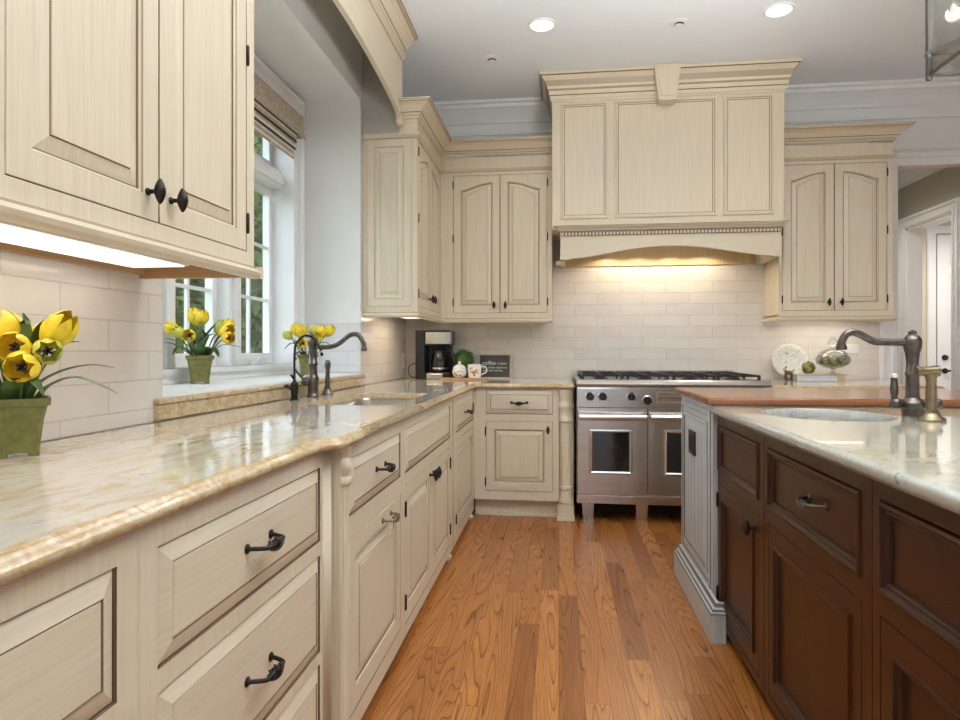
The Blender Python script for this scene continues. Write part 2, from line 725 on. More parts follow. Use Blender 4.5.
def raised(paint, gl=GLAZE, fr=.055, th=.02):
    return [(0, -th, gl), (.0005, -.0015, gl), (.002, 0, paint), (fr, 0, paint), (fr + .003, -.004, GLAZEL if gl is GLAZE else gl), (fr + .007, -.007, paint),
            (fr + .009, -.0105, gl), (fr + .011, -.0105, gl), (fr + .040, -.003, paint), (fr + .042, -.0018, gl), (fr + .0425, .0005, paint)], paint


def slab_drawer(paint, gl=GLAZE, th=.02):
    return [(0, -th, gl), (.0005, -.006, gl), (.003, -.004, paint), (.030, .004, paint), (.0315, .0015, gl), (.033, .0015, gl), (.034, .003, paint)], paint


def bead_drawer(paint, gl, th=.02):
    return [(0, -th, gl), (.001, -.001, gl), (.003, .005, paint), (.009, .007, paint), (.014, .004, paint), (.017, -.001, gl),
            (.022, -.001, paint), (.027, -.004, paint), (.029, -.010, gl), (.031, -.010, paint)], paint


def bead_door(paint, gl, fr=.052, th=.02):
    return [(0, -th, gl), (.001, -.001, gl), (.002, 0, paint), (fr, 0, paint), (fr + .002, .006, paint), (fr + .009, .006, paint),
            (fr + .013, -.001, gl), (fr + .020, -.004, paint), (fr + .023, -.011, gl), (fr + .026, -.011, paint)], paint


def face_frame(mb, F, u0, u1, v0, v1, ops, mat, th=.02, inner=GLAZE):
    us = sorted({u0, u1, *[o[0] for o in ops], *[o[1] for o in ops]})
    vs = sorted({v0, v1, *[o[2] for o in ops], *[o[3] for o in ops]})
    for i in range(len(us) - 1):
        for j in range(len(vs) - 1):
            cu, cv = (us[i] + us[i + 1]) / 2, (vs[j] + vs[j + 1]) / 2
            if any(o[0] < cu < o[1] and o[2] < cv < o[3] for o in ops):
                continue
            mb.add([F(us[i], vs[j]), F(us[i + 1], vs[j]), F(us[i + 1], vs[j + 1]), F(us[i], vs[j + 1])], [(0, 1, 2, 3)], mat)
    for a0, a1, b0, b1 in ops:
        lo = [F(a0, b0, 0), F(a1, b0, 0), F(a1, b1, 0), F(a0, b1, 0)]
        hi = [F(a0, b0, -th), F(a1, b0, -th), F(a1, b1, -th), F(a0, b1, -th)]
        mb.loft([lo, hi], inner)
    lo = [F(u0, v0, 0), F(u1, v0, 0), F(u1, v1, 0), F(u0, v1, 0)]
    hi = [F(u0, v0, -th), F(u1, v0, -th), F(u1, v1, -th), F(u0, v1, -th)]
    mb.loft([lo, hi], mat)


def carcass(F, u0, u1, v0, v1, depth, ops, mat, inner=GLAZE, toe=None, open_bottom=0, open_top=False):
    mb = MB()
    face_frame(mb, F, u0, u1, v0, v1, ops, mat, inner=inner)
    e = .0008
    b = [F(u0 + e, v0 + open_bottom, -.0205), F(u1 - e, v0 + open_bottom, -.0205), F(u1 - e, v1 - e, -.0205), F(u0 + e, v1 - e, -.0205)]
    c = [F(u0 + e, v0 + open_bottom, -depth), F(u1 - e, v0 + open_bottom, -depth), F(u1 - e, v1 - e, -depth), F(u0 + e, v1 - e, -depth)]
    if open_top:
        for i in (0, 1, 3):
            mb.add([b[i], b[(i + 1) % 4], c[(i + 1) % 4], c[i]], [(0, 1, 2, 3)], mat)
        mb.add(c, [(0, 1, 2, 3)], mat)
        mb.add(b, [(0, 1, 2, 3)], GAP)
    else:
        mb.loft([b, c], mat, True, GAP, mat)
    if toe:
        mb.fbox(F, u0, u1, 0, v0 + .001, -toe, -depth, mat)
    return mb


GP = .0018


def shrink(o):
    return (o[0] + GP, o[1] - GP, o[2] + GP, o[3] - GP)


# hardware ---------------------------------------------------------
def knob_mb(F, a, b, mat=BRONZE, base=0.0, L_=.028):
    mb = MB()
    ax = F(0, 0, 1) - F(0, 0, 0)
    mb.lathe(F(a, b, base), ax, [(-.004, .0085), (.003, .0085), (.006, .0055), (.016, .0048), (.024, .007), (.027, .0075)], mat, 14)
    c = F(a, b, base + .030)
    mb.lathe(c, (0, 0, 1), [(-L_, .002), (-L_ + .003, .0045), (-.018, .008), (-.008, .0115), (0, .0125), (.008, .0115), (.018, .008), (L_ - .003, .0045), (L_, .002)], mat, 14)
    return mb


def pull_mb(F, a, b, mat=BRONZE, base=0.0, half=.052, drop=.0):
    mb = MB()
    ax = F(0, 0, 1) - F(0, 0, 0)
    for s in (-1, 1):
        mb.lathe(F(a + s * half, b, base), ax, [(-.005, .010), (.002, .010), (.004, .0075), (.006, .0055)], mat, 14)
    pts, rad = [], []
    for i in range(41):
        t = i / 40
        x = -half + 2 * half * t
        edge = min(1, min(t, 1 - t) / .16)
        out = .004 + .031 * sin(edge * pi / 2)
        bulge = math.exp(-((x) / .018) ** 2)
        pts.append(F(a + x + (0 if edge >= 1 else 0), b - .004 * sin(pi * t), base + out))
        rad.append(.0044 + .0066 * bulge + (.0018 if abs(abs(x) - .024) < .003 else 0))
    mb.tube(pts, rad, mat, 12)
    # twisted bird-cage strands on the bulb
    for k in range(4):
        st = []
        for i in range(17):
            t = i / 16
            x = -.022 + .044 * t
            an = 2 * pi * k / 4 + t * pi
            rr = .0044 + .0084 * math.exp(-(x / .018) ** 2)
            st.append(F(a + x, b - .004 + rr * sin(an), base + .035 + rr * cos(an)))
        mb.tube(st, .0021, mat, 6)
    return mb


def hinge_mb(F, a, b, mat=BRONZE, L_=.026):
    mb = MB()
    mb.lathe(F(a, b, .003), (0, 0, 1), [(-L_ - .005, .001), (-L_ - .002, .0035), (-L_, .0048), (L_, .0048), (L_ + .002, .0035), (L_ + .005, .001)], mat, 10)
    return mb


def add_front(root, F, o, kind, style, hw=None, hinges=None, drop=0, side=0, label=None):
    u0, u1, v0, v1 = shrink(o)
    mb = MB()
    panel(mb, F, u0, u1, v0, v1, style[0], style[1], drop, side)
    d = obj(kind, mb, root, label)
    if hw:
        for h in hw:
            typ, a, b = h[:3]
            mat = h[3] if len(h) > 3 else BRONZE
            lab = h[4] if len(h) > 4 else None
            base = h[5] if len(h) > 5 else 0.0
            if typ == 'knob':
                obj('knob', knob_mb(F, a, b, mat, base), d, lab)
            else:
                obj('drawer_pull', pull_mb(F, a, b, mat, base), d, lab)
    if hinges:
        for a, bs in hinges:
            for b in bs:
                obj('hinge', hinge_mb(F, a, b), d)
    return d


# ------------------------------------------------------------------ room shell
YB, XL, XR, YR = 5.25, -1.27, 4.6, -3.0
mb = MB()
mb.box(-1.9, YR, -.05, 6.2, 9.6, 0, FLOOR)
struct('floor', mb)
mb = MB()
mb.box(-1.9, YR, ZC, XR + .15, YB + .12, ZC + .1, CEIL)
struct('ceiling', mb)
AY0, AY1, AZ1 = 1.93, 4.03, 2.76
mb = MB()
mb.box(-1.9, YR, 0, XL, AY0, ZC, WALL)
mb.box(-1.9, AY1, 0, XL, YB + .12, ZC, WALL)
mb.box(-1.9, AY0, AZ1, XL, AY1, ZC, WALL)
mb.box(-1.9, AY0, 0, XL - .012, AY1, .975, WALL)
struct('wall_left', mb)
OX0, OX1, OZ = 2.535, 3.2, 2.55
mb = MB()
mb.box(XL, YB, 0, OX0, YB + .12, ZC, WALL)
mb.box(OX1, YB, 0, XR + .15, YB + .12, ZC, WALL)
mb.box(OX0, YB, OZ, OX1, YB + .12, ZC, WALL)
struct('wall_back', mb)
mb = MB()
mb.box(XR, YR, 0, XR + .15, YB, ZC, WALL)
struct('wall_right', mb)
mb = MB()   # unseen rear wall added to cut the daylight, with a wide opening
mb.box(-1.9, YR - .12, 0, .3, YR, ZC, WALL)
mb.box(3.0, YR - .12, 0, XR + .15, YR, ZC, WALL)
mb.box(.3, YR - .12, 2.35, 3.0, YR, ZC, WALL)
struct('wall_rear_light_block', mb)

# tile panels
mb = MB()
mb.box(XL, -.2, .915, XL + .008, AY0, 1.40, TILEL)
mb.box(XL, AY1, .915, XL + .008, YB - .0085, 1.40, TILEL)
struct('trim_1', mb)
mb = MB()
mb.box(XL + .001, YB - .008, .915, 2.42, YB, 1.40, TILEB)
mb.box(-.05, YB - .008, 1.40, 1.58, YB, 1.812, TILEB)
struct('trim_2', mb)
ALT = tile_mat('white_alcove_tile', 'X', ((.72, .72, .71), (.69, .69, .68), (.58, .58, .57), (.74, .74, .74)), (.1, .015))
mb = MB()
mb.box(-1.66, AY1 - .007, .999, XL, AY1, 1.29, ALT)
mb.box(-1.66, AY1 - .011, 1.29, XL, AY1, 1.315, ALT)
struct('trim_3', mb)

# ceiling crown on the walls
crown = [(0, 2.90), (.014, 2.90), (.018, 2.925), (.018, 2.985), (.030, 2.99), (.034, 3.01), (.06, 3.05), (.10, 3.085), (.115, 3.09), (.12, 3.115), (.145, 3.12), (.145, ZC), (0, ZC)]
mb = MB()
mb.sweep([(XL, 5.25), (XR, 5.25)], [(q, z) for q, z in crown], TRIM)
struct('trim_4', mb)
# door casing + header of the opening
mb = MB()
mb.box(2.42, YB - .022, 0, OX0, YB, OZ, TRIM)
mb.box(2.435, YB - .028, 0, 2.45, YB, OZ, TRIM)
mb.box(2.505, YB - .028, 0, 2.525, YB, OZ, TRIM)
mb.box(OX0 - .001, YB - .02, 0, OX0 + .012, YB + .12, OZ, TRIM)
mb.sweep([(2.38, YB), (3.36, YB)], [(0, OZ - .012), (.024, OZ - .012), (.024, OZ + .045), (.03, OZ + .05), (.03, OZ + .06), (.024, OZ + .065), (.03, OZ + .085), (.05, OZ + .105), (.052, OZ + .118), (0, OZ + .118)], TRIM)
struct('trim_5', mb)
# hall beyond
HX, HY = 3.2, 6.66
DY0, DY1, DZ = 5.70, 6.42, 2.27
mb = MB()
mb.box(HX, YB + .12, 0, HX + .12, DY0, 2.82, HALLW)
mb.box(HX, DY1, 0, HX + .12, HY, 2.82, HALLW)
mb.box(HX, DY0, DZ, HX + .12, DY1, 2.82, HALLW)
struct('wall_hall_right', mb)
mb = MB()
mb.box(1.2, HY, 0, HX + .12, HY + .1, 2.82, HALLW)
mb.box(1.1, YB + .12, 0, 1.2, HY, 2.82, HALLW)
struct('wall_hall_end', mb)
mb = MB()
mb.box(1.1, YB + .12, 2.82, HX + .12, HY + .1, 2.9, CEIL)
mb.box(HX + .12, YB + .12, 2.82, 6.2, 8.4, 2.9, CEIL)
struct('ceiling_hall', mb)
mb = MB()
mb.sweep([(HX, HY), (HX, YB + .12)], [(0, 2.665), (.012, 2.665), (.016, 2.70), (.03, 2.71), (.07, 2.77), (.10, 2.785), (.105, 2.82), (0, 2.82)], TRIM)
struct('trim_6', mb)
mb = MB()   # casing of the side doorway
for q0, q1, dep in ((0, .105, .018), (.012, .03, .026), (.075, .095, .030)):
    mb.box(HX - dep, DY1 + q0, 0, HX, DY1 + q1, DZ + q1, TRIM)
    mb.box(HX - dep, DY0 - q1, 0, HX, DY0 - q0, DZ + q1, TRIM)
    mb.box(HX - dep, DY0 - q0, DZ + q0, HX, DY1 + q0, DZ + q1, TRIM)
mb.box(HX - .002, DY1 - .02, 0, HX + .125, DY1 + .001, DZ, TRIM)
mb.box(HX - .002, DY0 - .001, 0, HX + .125, DY0 + .02, DZ, TRIM)
mb.box(HX - .002, DY0, DZ - .02, HX + .125, DY1, DZ + .001, TRIM)
struct('trim_7', mb)
mb = MB()
mb.box(HX + .12, 7.62, 0, 6.0, 7.74, 2.82, HALLB)
mb.box(6.0, YB + .12, 0, 6.12, 7.74, 2.82, HALLB)
struct('wall_far_room', mb)
# far panelled door
dx0, dx1 = 4.10, 4.98
FD = FY(7.60)
mb = MB()
mb.fbox(FD, dx0, dx1, .01, 2.40, -.018, .004, TRIM)
for (a0, a1, b0, b1) in ((dx0 + .11, dx0 + .39, 2.08, 2.29), (dx0 + .49, dx0 + .77, 2.08, 2.29), (dx0 + .11, dx0 + .39, 1.05, 1.97), (dx0 + .49, dx0 + .77, 1.05, 1.97), (dx0 + .11, dx0 + .39, .2, .82), (dx0 + .49, dx0 + .77, .2, .82)):
    panel(mb, FD, a0, a1, b0, b1, [(0, .002, TRIM), (0, .010, TRIM), (.012, .012, TRIM), (.025, .005, TRIM), (.06, .010, TRIM)], TRIM)
door = struct('door_1', mb)
m2 = MB()
m2.lathe(FD(dx0 + .075, .92, .004), (0, -1, 0), [(0, .03), (.008, .03), (.012, .012), (.045, .012)], BRONZE, 16)
m2.tube([FD(dx0 + .075, .92, .045), FD(dx0 + .12, .925, .05), FD(dx0 + .19, .915, .048)], [.011, .009, .006], BRONZE, 10)
obj('door_handle', m2, door)
m2 = MB()
m2.lathe(FD(dx0 + .075, 1.065, .004), (0, -1, 0), [(0, .032), (.012, .030), (.014, .018), (.022, .016)], BRONZE, 16)
obj('deadbolt', m2, door)
mb = MB()
for q0, q1, dep in ((0, .085, .018), (.06, .08, .028)):
    mb.fbox(FD, dx0 - .012 - q1, dx0 - .012 - q0, 0, 2.42 + q1, -.018, dep - .018, TRIM)
    mb.fbox(FD, dx1 + .012 + q0, dx1 + .012 + q1, 0, 2.42 + q1, -.018, dep - .018, TRIM)
    mb.fbox(FD, dx0 - .012 - q0, dx1 + .012 + q0, 2.42 + q0, 2.42 + q1, -.018, dep - .018, TRIM)
struct('trim_8', mb)
# dark bag hanging on the far door
mb = MB()
bx = dx0 + .30
mb.loft([[FD(bx + r * w * cos(a), z, .012 + .05 * d * (.5 + .5 * sin(a))) for a in [2 * pi * k / 14 for k in range(14)]]
         for z, r, w, d in ((1.36, .03, 1, .6), (1.38, .06, 1, 1), (1.5, .075, 1, 1.2), (1.62, .07, 1, 1), (1.72, .045, 1, .7), (1.78, .02, 1, .4))], BLACK, True, BLACK, BLACK, True)
mb.tube([FD(bx - .02, 1.77, .03), FD(bx, 1.86, .02), FD(bx + .02, 1.77, .03)], .005, BLACK, 8)
tag(obj('hanging_bag', mb), 'dark bag hanging on the white panelled door in the far room', 'bag')

# ------------------------------------------------------------------ window
WX = -1.67
WY0, WY1, WZ0, WZ1 = 2.10, 3.86, 1.06, 2.59
win = MB()
# casing with stepped moulding, mitred
def frame_loft(mb, F, u0, u1, v0, v1, prof, mat):
    loops = [[F(u0 - o, v0 - o, d), F(u1 + o, v0 - o, d), F(u1 + o, v1 + o, d), F(u0 - o, v1 + o, d)] for o, d in prof]
    mb.loft(loops, mat)


frame_loft(win, FX(WX), WY0, WY1, WZ0, WZ1, [(0, -.168), (0, .026), (.006, .030), (.020, .030), (.024, .018), (.048, .018), (.052, .026), (.064, .026), (.070, .018), (.125, .018), (.130, .030), (.138, .036), (.155, .036), (.162, .030), (.164, -.02)], TRIM)
win.box(WX - .02, AY0, .98, WX + .02, AY1, WZ0 - .001, TRIM)
win.box(WX - .02, AY0 + .03, 1.035, WX + .035, AY1 - .03, 1.06, TRIM)
# transom bar and mullions
win.box(-1.836, WY0 + .001, 2.15, -1.72, WY1 - .001, 2.25, TRIM)
win.box(-1.84, WY0 + .001, 2.17, -1.705, WY1 - .001, 2.23, TRIM)
MUL = [(2.60, 2.72), (3.20, 3.32)]
for a, b_ in MUL:
    win.box(-1.836, a, WZ0 + .001, -1.721, b_, WZ1 - .001, TRIM)
    win.box(-1.84, a + .03, WZ0 + .001, -1.698, b_ - .03, WZ1 - .001, TRIM)
# outer wall fill around the window
win.box(-1.837, AY0, .975, -1.69, AY1, WZ0 - .002, TRIM)
win.box(-1.837, AY0, .975, -1.69, WY0 - .002, AZ1, TRIM)
win.box(-1.837, WY1 + .002, .975, -1.69, AY1, AZ1, TRIM)
win.box(-1.837, AY0, WZ1 + .002, -1.69, AY1, AZ1, TRIM)
wo = struct('window_1', win)
LIGHTS = [(WY0, 2.60), (2.72, 3.20), (3.32, WY1)]
for (a, b_) in LIGHTS:
    for (z0, z1, rows) in ((WZ0, 2.15, 3), (2.25, WZ1, 1)):
        s = MB()
        w = .045
        e_ = .002
        s.box(-1.828, a + e_, z0 + e_, -1.785, a + w, z1 - e_, TRIM)
        s.box(-1.828, b_ - w, z0 + e_, -1.785, b_ - e_, z1 - e_, TRIM)
        s.box(-1.828, a + w, z0 + e_, -1.785, b_ - w, z0 + w + .02, TRIM)
        s.box(-1.828, a + w, z1 - w, -1.785, b_ - w, z1 - e_, TRIM)
        m_ = (a + b_) / 2
        s.box(-1.818, m_ - .009, z0 + w, -1.800, m_ + .009, z1 - w, TRIM)
        for r in range(1, rows):
            zz = z0 + .065 + (z1 - z0 - .11) * r / rows
            s.box(-1.817, a + w, zz - .009, -1.801, b_ - w, zz + .009, TRIM)
        so = obj('window_sash', s, wo)
        g = MB()
        g.box(-1.811, a + w - .003, z0 + w, -1.807, b_ - w + .003, z1 - w, PANE)
        obj('window_pane', g, so)
# casement crank handles
for y in (2.99, 3.6):
    c = MB()
    c.box(-1.772, y - .05, 1.062, -1.735, y + .05, 1.085, TRIM)
    c.tube([(-1.75, y, 1.085), (-1.735, y + .01, 1.10), (-1.72, y + .05, 1.10), (-1.715, y + .075, 1.095)], .006, TRIM, 8)
    obj('window_crank', c, wo)
# white stool
mb = MB()
mb.box(WX + .02, AY0 + .002, .975, XL + .002, AY1 - .002, .995, TRIM)
struct('trim_9', mb, bev=.003)

# roman shade
sh = thing('roman_shade', 'woven taupe roman shade drawn up at the top of the window', 'window shade', (-1.62, 2.95, 2.3))
mb = MB()
x0 = WX + .036
mb.box(x0, 2.03, 2.565, x0 + .03, 3.875, 2.60, SHADE)
zs = [(2.605, .035), (2.55, .036), (2.51, .040), (2.462, .048)]
lo = [[Vector((x0 + d, y, z)) for z, d in zs] for y in (2.03, 3.885)]
hi = [[Vector((x0 + d + .006, y, z)) for z, d in zs] for y in (2.03, 3.885)]
n = len(zs)
vs = lo[0] + lo[1] + hi[0] + hi[1]
fs = []
for k in range(n - 1):
    fs += [(k, k + 1, n + k + 1, n + k), (2 * n + k, 2 * n + k + 1, 3 * n + k + 1, 3 * n + k), (k, k + 1, 2 * n + k + 1, 2 * n + k), (n + k, n + k + 1, 3 * n + k + 1, 3 * n + k)]
fs += [(n - 1, 2 * n - 1, 4 * n - 1, 3 * n - 1), (0, n, 3 * n, 2 * n)]
mb.add(vs, fs, SHADE)
# side return
mb.box(WX + .037, 3.878, 2.47, x0 + .034, 3.8845, 2.598, SHADE)
obj('valance_flap', mb, sh)
mb = MB()
for k in range(4):
    zt = 2.525 - k * .045
    o0 = .030 - k * .006
    prof = [(x0 + .002, zt), (x0 + o0, zt - .01), (x0 + o0 + .008, zt - .06), (x0 + o0 - .002, zt - .072), (x0 + .002, zt - .06)]
    a = [Vector((x, 2.06, z)) for x, z in prof]
    b_ = [Vector((x, 3.80, z)) for x, z in prof]
    mb.loft([a, b_], [SHADE if k % 2 else STRIPE], True, SHADE, SHADE)
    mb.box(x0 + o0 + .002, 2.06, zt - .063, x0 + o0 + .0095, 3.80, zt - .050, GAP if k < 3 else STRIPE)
obj('fold', mb, sh)

# ------------------------------------------------------------------ outside
mb = MB()
mb.box(-30, -20, -.4, -1.92, 40, -.3, GRASS)
struct('ground', mb)


def tree(label, x, y, h, r, mat, n, group='trees outside the window', trunk=.10):
    t = thing('garden_tree', label, 'tree', (x, y, -.3), group)
    m = MB()
    m.tube([(x, y, -.32), (x + .05, y, h * .35), (x - .03, y + .05, h * .7)], [trunk, trunk * .75, trunk * .4], BARK, 10)
    obj('trunk', m, t)
    m = MB()
    for i in range(n):
        a, cz = random.uniform(0, 2 * pi), random.uniform(-1, 1)
        rr = r * random.uniform(.35, 1) ** .5
        sc = sqrt(max(0, 1 - cz * cz))
        p = Vector((x + rr * sc * cos(a), y + rr * sc * sin(a), h * .55 + cz * rr * h * .5 / r))
        d1 = Vector((random.gauss(0, 1), random.gauss(0, 1), random.gauss(0, 1))).normalized()
        d2 = d1.orthogonal().normalized()
        q = random.uniform(.06, .12)
        m.add([p - d1 * q, p + d2 * q * .45, p + d1 * q, p - d2 * q * .45], [(0, 1, 2, 3)], mat)
    obj('foliage', m, t)
    return t


tree('dark green bushy tree seen low through the left casement pane', -3.75, 6.05, 3.9, .95, TREE1, 4600)
tree('light green tree seen through the middle casement of the window', -4.15, 8.2, 4.2, 1.05, TREE2, 4600)
tree('dark green tree standing behind the light green one, nearest the wall', -5.0, 10.5, 4.6, 1.1, TREE1, 4600)
tree('light green tree farther from the wall, behind the dark bushy one', -6.5, 8.4, 4.6, .85, TREE2, 3500)
tree('dark tree farthest from the window in the garden, its top showing', -6.8, 12.3, 5.2, 1.35, TREE1, 4200)

# ------------------------------------------------------------------ left base run
FL1, FL2, FBB = FX(-.605), FX(-.580), FY(4.40)
CT = .885
DS = slab_drawer(CREAMH)
RD = raised(CREAM)
GB = 'cream base cabinets along the window wall'


def base_root(label, x, y, cat='cabinet', group=None):
    return thing('base_cabinet', label, cat, (x, y, 0), group)


# A near drawer unit
r = base_root('cream base cabinet nearest the camera, under the granite at the bottom left corner', -.9, .45, group=GB)
ops = [(.145, .822, .652, .840), (.145, .822, .116, .616)]
obj('body', carcass(FL1, .08, .8665, .065, CT, .655, ops, CREAM, toe=.06), r)
add_front(r, FL1, ops[0], 'drawer', DS, [('pull', .486, .742, BRONZE, None, .002)])
add_front(r, FL1, ops[1], 'door', RD, [('knob', .7755, .548)])
# B three-drawer bank
r = base_root('cream bank of three stacked drawers with bronze pulls, left foreground', -.9, 1.2, group=GB)
ops = [(.913, 1.583, .652, .840), (.913, 1.583, .370, .616), (.913, 1.583, .116, .339)]
obj('body', carcass(FL1, .867, 1.664, .065, CT, .655, ops, CREAM, toe=.06), r)
for o, zc in zip(ops, (.752, .494, .228)):
    add_front(r, FL1, o, 'drawer', DS, [('pull', 1.241, zc, BRONZE, None, .003)])
mb = MB()
for y in (1.606, 1.620, 1.634, 1.648):
    mb.tube([(-.604, y, .075), (-.604, y, .87)], .0055, CREAM, 8)
    mb.box(-.6055, y + .0058, .075, -.6042, y + .0082, .87, GLAZE)
obj('reeded_stile', mb, r)
# C pull-out unit with corner post
r = base_root('cream cabinet with one drawer above a tall brass-handled pull-out door', -.9, 2.0, group=GB)
ops = [(1.739, 2.324, .674, .8365), (1.739, 2.324, .1105, .6076)]
obj('body', carcass(FL2, 1.666, 2.359, .05, CT, .68, ops, CREAM, toe=.08), r)
add_front(r, FL2, ops[0], 'drawer', DS, [('pull', 2.049, .7605, BRONZE, None, .003)])
add_front(r, FL2, ops[1], 'door', RD, [('pull', 2.132, .5755, BRASS, 'antique brass pull', 0)])
mb = MB()
cx, cy = -.584, 1.695
prof = [(.05, .022), (.08, .022), (.085, .026), (.10, .026), (.105, .020), (.13, .018), (.70, .019), (.772, .019), (.777, .023), (.785, .025), (.793, .023), (.798, .019), (.805, .021), (.814, .026), (.828, .027), (.842, .023), (.848, .019), (.858, .021), (.868, .025), (.884, .025)]
mb.lathe((cx, cy, 0), (0, 0, 1), [(z, r_) for z, r_ in prof], CREAM, 36, mod=lambda a, z: 1 - (.09 * abs(sin(a * 6)) if .13 <= z <= .773 else 0))
obj('turned_post', mb, r)
mb = MB()
mb.lathe((cx, cy, 0), (0, 0, 1), [(0, .018), (.012, .026), (.025, .03), (.034, .024), (.040, .018), (.0495, .022)], CREAM, 20)
obj('foot', mb, r)
# sink base
r = base_root('cream sink cabinet with plain false front over two knobbed doors', -.9, 2.9, group=GB)
ops = [(2.397, 3.406, .672, .841), (2.397, 3.406, .097, .625)]
obj('body', carcass(FL2, 2.361, 3.494, .05, CT, .68, ops, CREAM, toe=.08, open_top=True), r)
add_front(r, FL2, ops[0], 'false_front', DS)
add_front(r, FL2, (2.397, 2.9015, .097, .625), 'door', RD, [('knob', 2.865, .577)], [(2.394, (.183, .537))])
add_front(r, FL2, (2.9025, 3.406, .097, .625), 'door', RD, [('knob', 2.938, .577)], [(3.409, (.183, .537))])
mb = MB()
mb.lathe((-.600, 3.46, 0), (0, 0, 1), [(0, .014), (.008, .019), (.022, .022), (.032, .016), (.038, .013), (.0495, .016)], CREAM, 16)
obj('foot', mb, r)
# D narrow unit
r = base_root('narrow cream cabinet with small drawer above one door, at the inside corner', -.9, 3.95, group=GB)
ops = [(3.609, 4.332, .672, .855), (3.609, 4.332, .1105, .629)]
obj('body', carcass(FL2, 3.500, 4.3985, .05, CT, .68, ops, CREAM, toe=.08), r)
mb = MB()
mb.box(-.5815, 3.505, .06, -.5792, 3.516, .880, GLAZE)  # dark strip standing in for the shade in the gap between cabinets
obj('shadow_groove', mb, r, 'dark strip painted as a shaded groove')
add_front(r, FL2, ops[0], 'drawer', DS, [('pull', 3.99, .7605, BRONZE, None, .003)], [(4.335, (.755,))])
add_front(r, FL2, ops[1], 'door', RD, None, [(3.606, (.184,))])
mb = MB()
mb.lathe((-.600, 4.33, 0), (0, 0, 1), [(0, .018), (.008, .023), (.020, .024), (.028, .017), (.036, .013), (.042, .018), (.0495, .018)], CREAM, 16)
obj('foot', mb, r)
# back base with post
r = base_root('cream cabinet on the back wall between the inside corner and the steel range', -.27, 4.42)
ops = [(-.498, -.041, .706, .872), (-.498, -.041, .178, .658)]
obj('body', carcass(FBB, -.5795, -.0005, .119, CT, .80, ops, CREAM, toe=.065), r)
add_front(r, FBB, ops[0], 'drawer', DS, [('pull', -.269, .785, BRONZE, None, .003)])
add_front(r, FBB, ops[1], 'door', RD, [('knob', -.074, .602)], [(-.501, (.242, .587))])
mb = MB()
mb.fbox(FBB, -.555, -.02, .0, .018, -.0645, -.050, CREAM)
obj('shoe_moulding', mb, r)
mb = MB()
px_, py_ = .045, 4.408
mb.box(px_ - .054, py_ - .054, 0.0205, px_ + .054, py_ + .054, .105, CREAM)
mb.box(px_ - .060, py_ - .060, 0, px_ + .060, py_ + .060, .02, CREAM)
prof = [(.105, .046), (.112, .05), (.13, .052), (.14, .047), (.16, .042), (.20, .042), (.205, .048), (.225, .048), (.23, .042), (.25, .0425), (.64, .0405), (.655, .0405), (.66, .047), (.675, .049), (.685, .044), (.70, .041), (.745, .041), (.755, .047), (.775, .049), (.785, .043), (.80, .041), (.83, .043), (.845, .050), (.87, .052), (.884, .052)]
mb.lathe((px_, py_, 0), (0, 0, 1), prof, CREAM, 48, mod=lambda a, z: 1 - (.08 * abs(sin(a * 8)) if .25 <= z <= .655 else 0))
mb.box(.0002, 4.425, .10, .098, 4.60, CT - .001, CREAM)
obj('turned_post', mb, r)


# ------------------------------------------------------------------ worktops
def offset_poly(P, d):
    n = len(P)
    out = []
    for i in range(n):
        a, b, c = Vector(P[i - 1]), Vector(P[i]), Vector(P[(i + 1) % n])
        d1, d2 = (b - a).normalized(), (c - b).normalized()
        n1, n2 = Vector((-d1.y, d1.x)), Vector((-d2.y, d2.x))
        m = (n1 + n2).normalized()
        m = m / max(.3, m.dot(n1))
        out.append((b.x + m.x * d, b.y + m.y * d))
    return out


def slab(mb, P, holes, z0, z1, mat, emat, prof):
    """prof: (inset, z fraction) from bottom to top; P counter-clockwise"""
    loops = []
    for ins, zf in prof:
        q = offset_poly(P, ins)
        loops.append([Vector((x, y, z0 + (z1 - z0) * zf)) for x, y in q])
    mb.loft(loops, emat, True, None, None, True)
    hl = []
    for h in holes:
        top = offset_poly(h, -.003)
        hl.append(top)
        mb.loft([[Vector((x, y, z0)) for x, y in h], [Vector((x, y, z1 - .003)) for x, y in h], [Vector((x, y, z1)) for x, y in top]], emat, True, None, None, True)
    for lp, z, hs, mm in ((offset_poly(P, prof[-1][0]), z1, hl, mat), (offset_poly(P, prof[0][0]), z0, holes, emat)):
        polys = [[Vector((x, y, 0)) for x, y in lp]] + [[Vector((x, y, 0)) for x, y in h] for h in hs]
        tris = tessellate_polygon(polys)
        allp = [Vector((p.x, p.y, z)) for q in polys for p in q]
        mb.add(allp, [tuple(t) for t in tris], mm)
    return mb


OGEE = [(.020, 0), (.006, .03), (.002, .12), (0, .3), (0, .45), (.003, .6), (.010, .74), (.013, .82), (.014, .90), (.017, .97), (.022, 1)]
BULL = [(.012, 0), (.004, .1), (.0, .35), (.0, .65), (.004, .88), (.008, .96), (.014, 1)]


def rrect(x0, x1, y0, y1, r, n=6):
    pts = []
    for cx_, cy_, a0 in ((x1 - r, y1 - r, 0), (x0 + r, y1 - r, 90), (x0 + r, y0 + r, 180), (x1 - r, y0 + r, 270)):
        for k in range(n + 1):
            a = radians(a0 + 90 * k / n)
            pts.append((cx_ + r * cos(a), cy_ + r * sin(a)))
    return pts


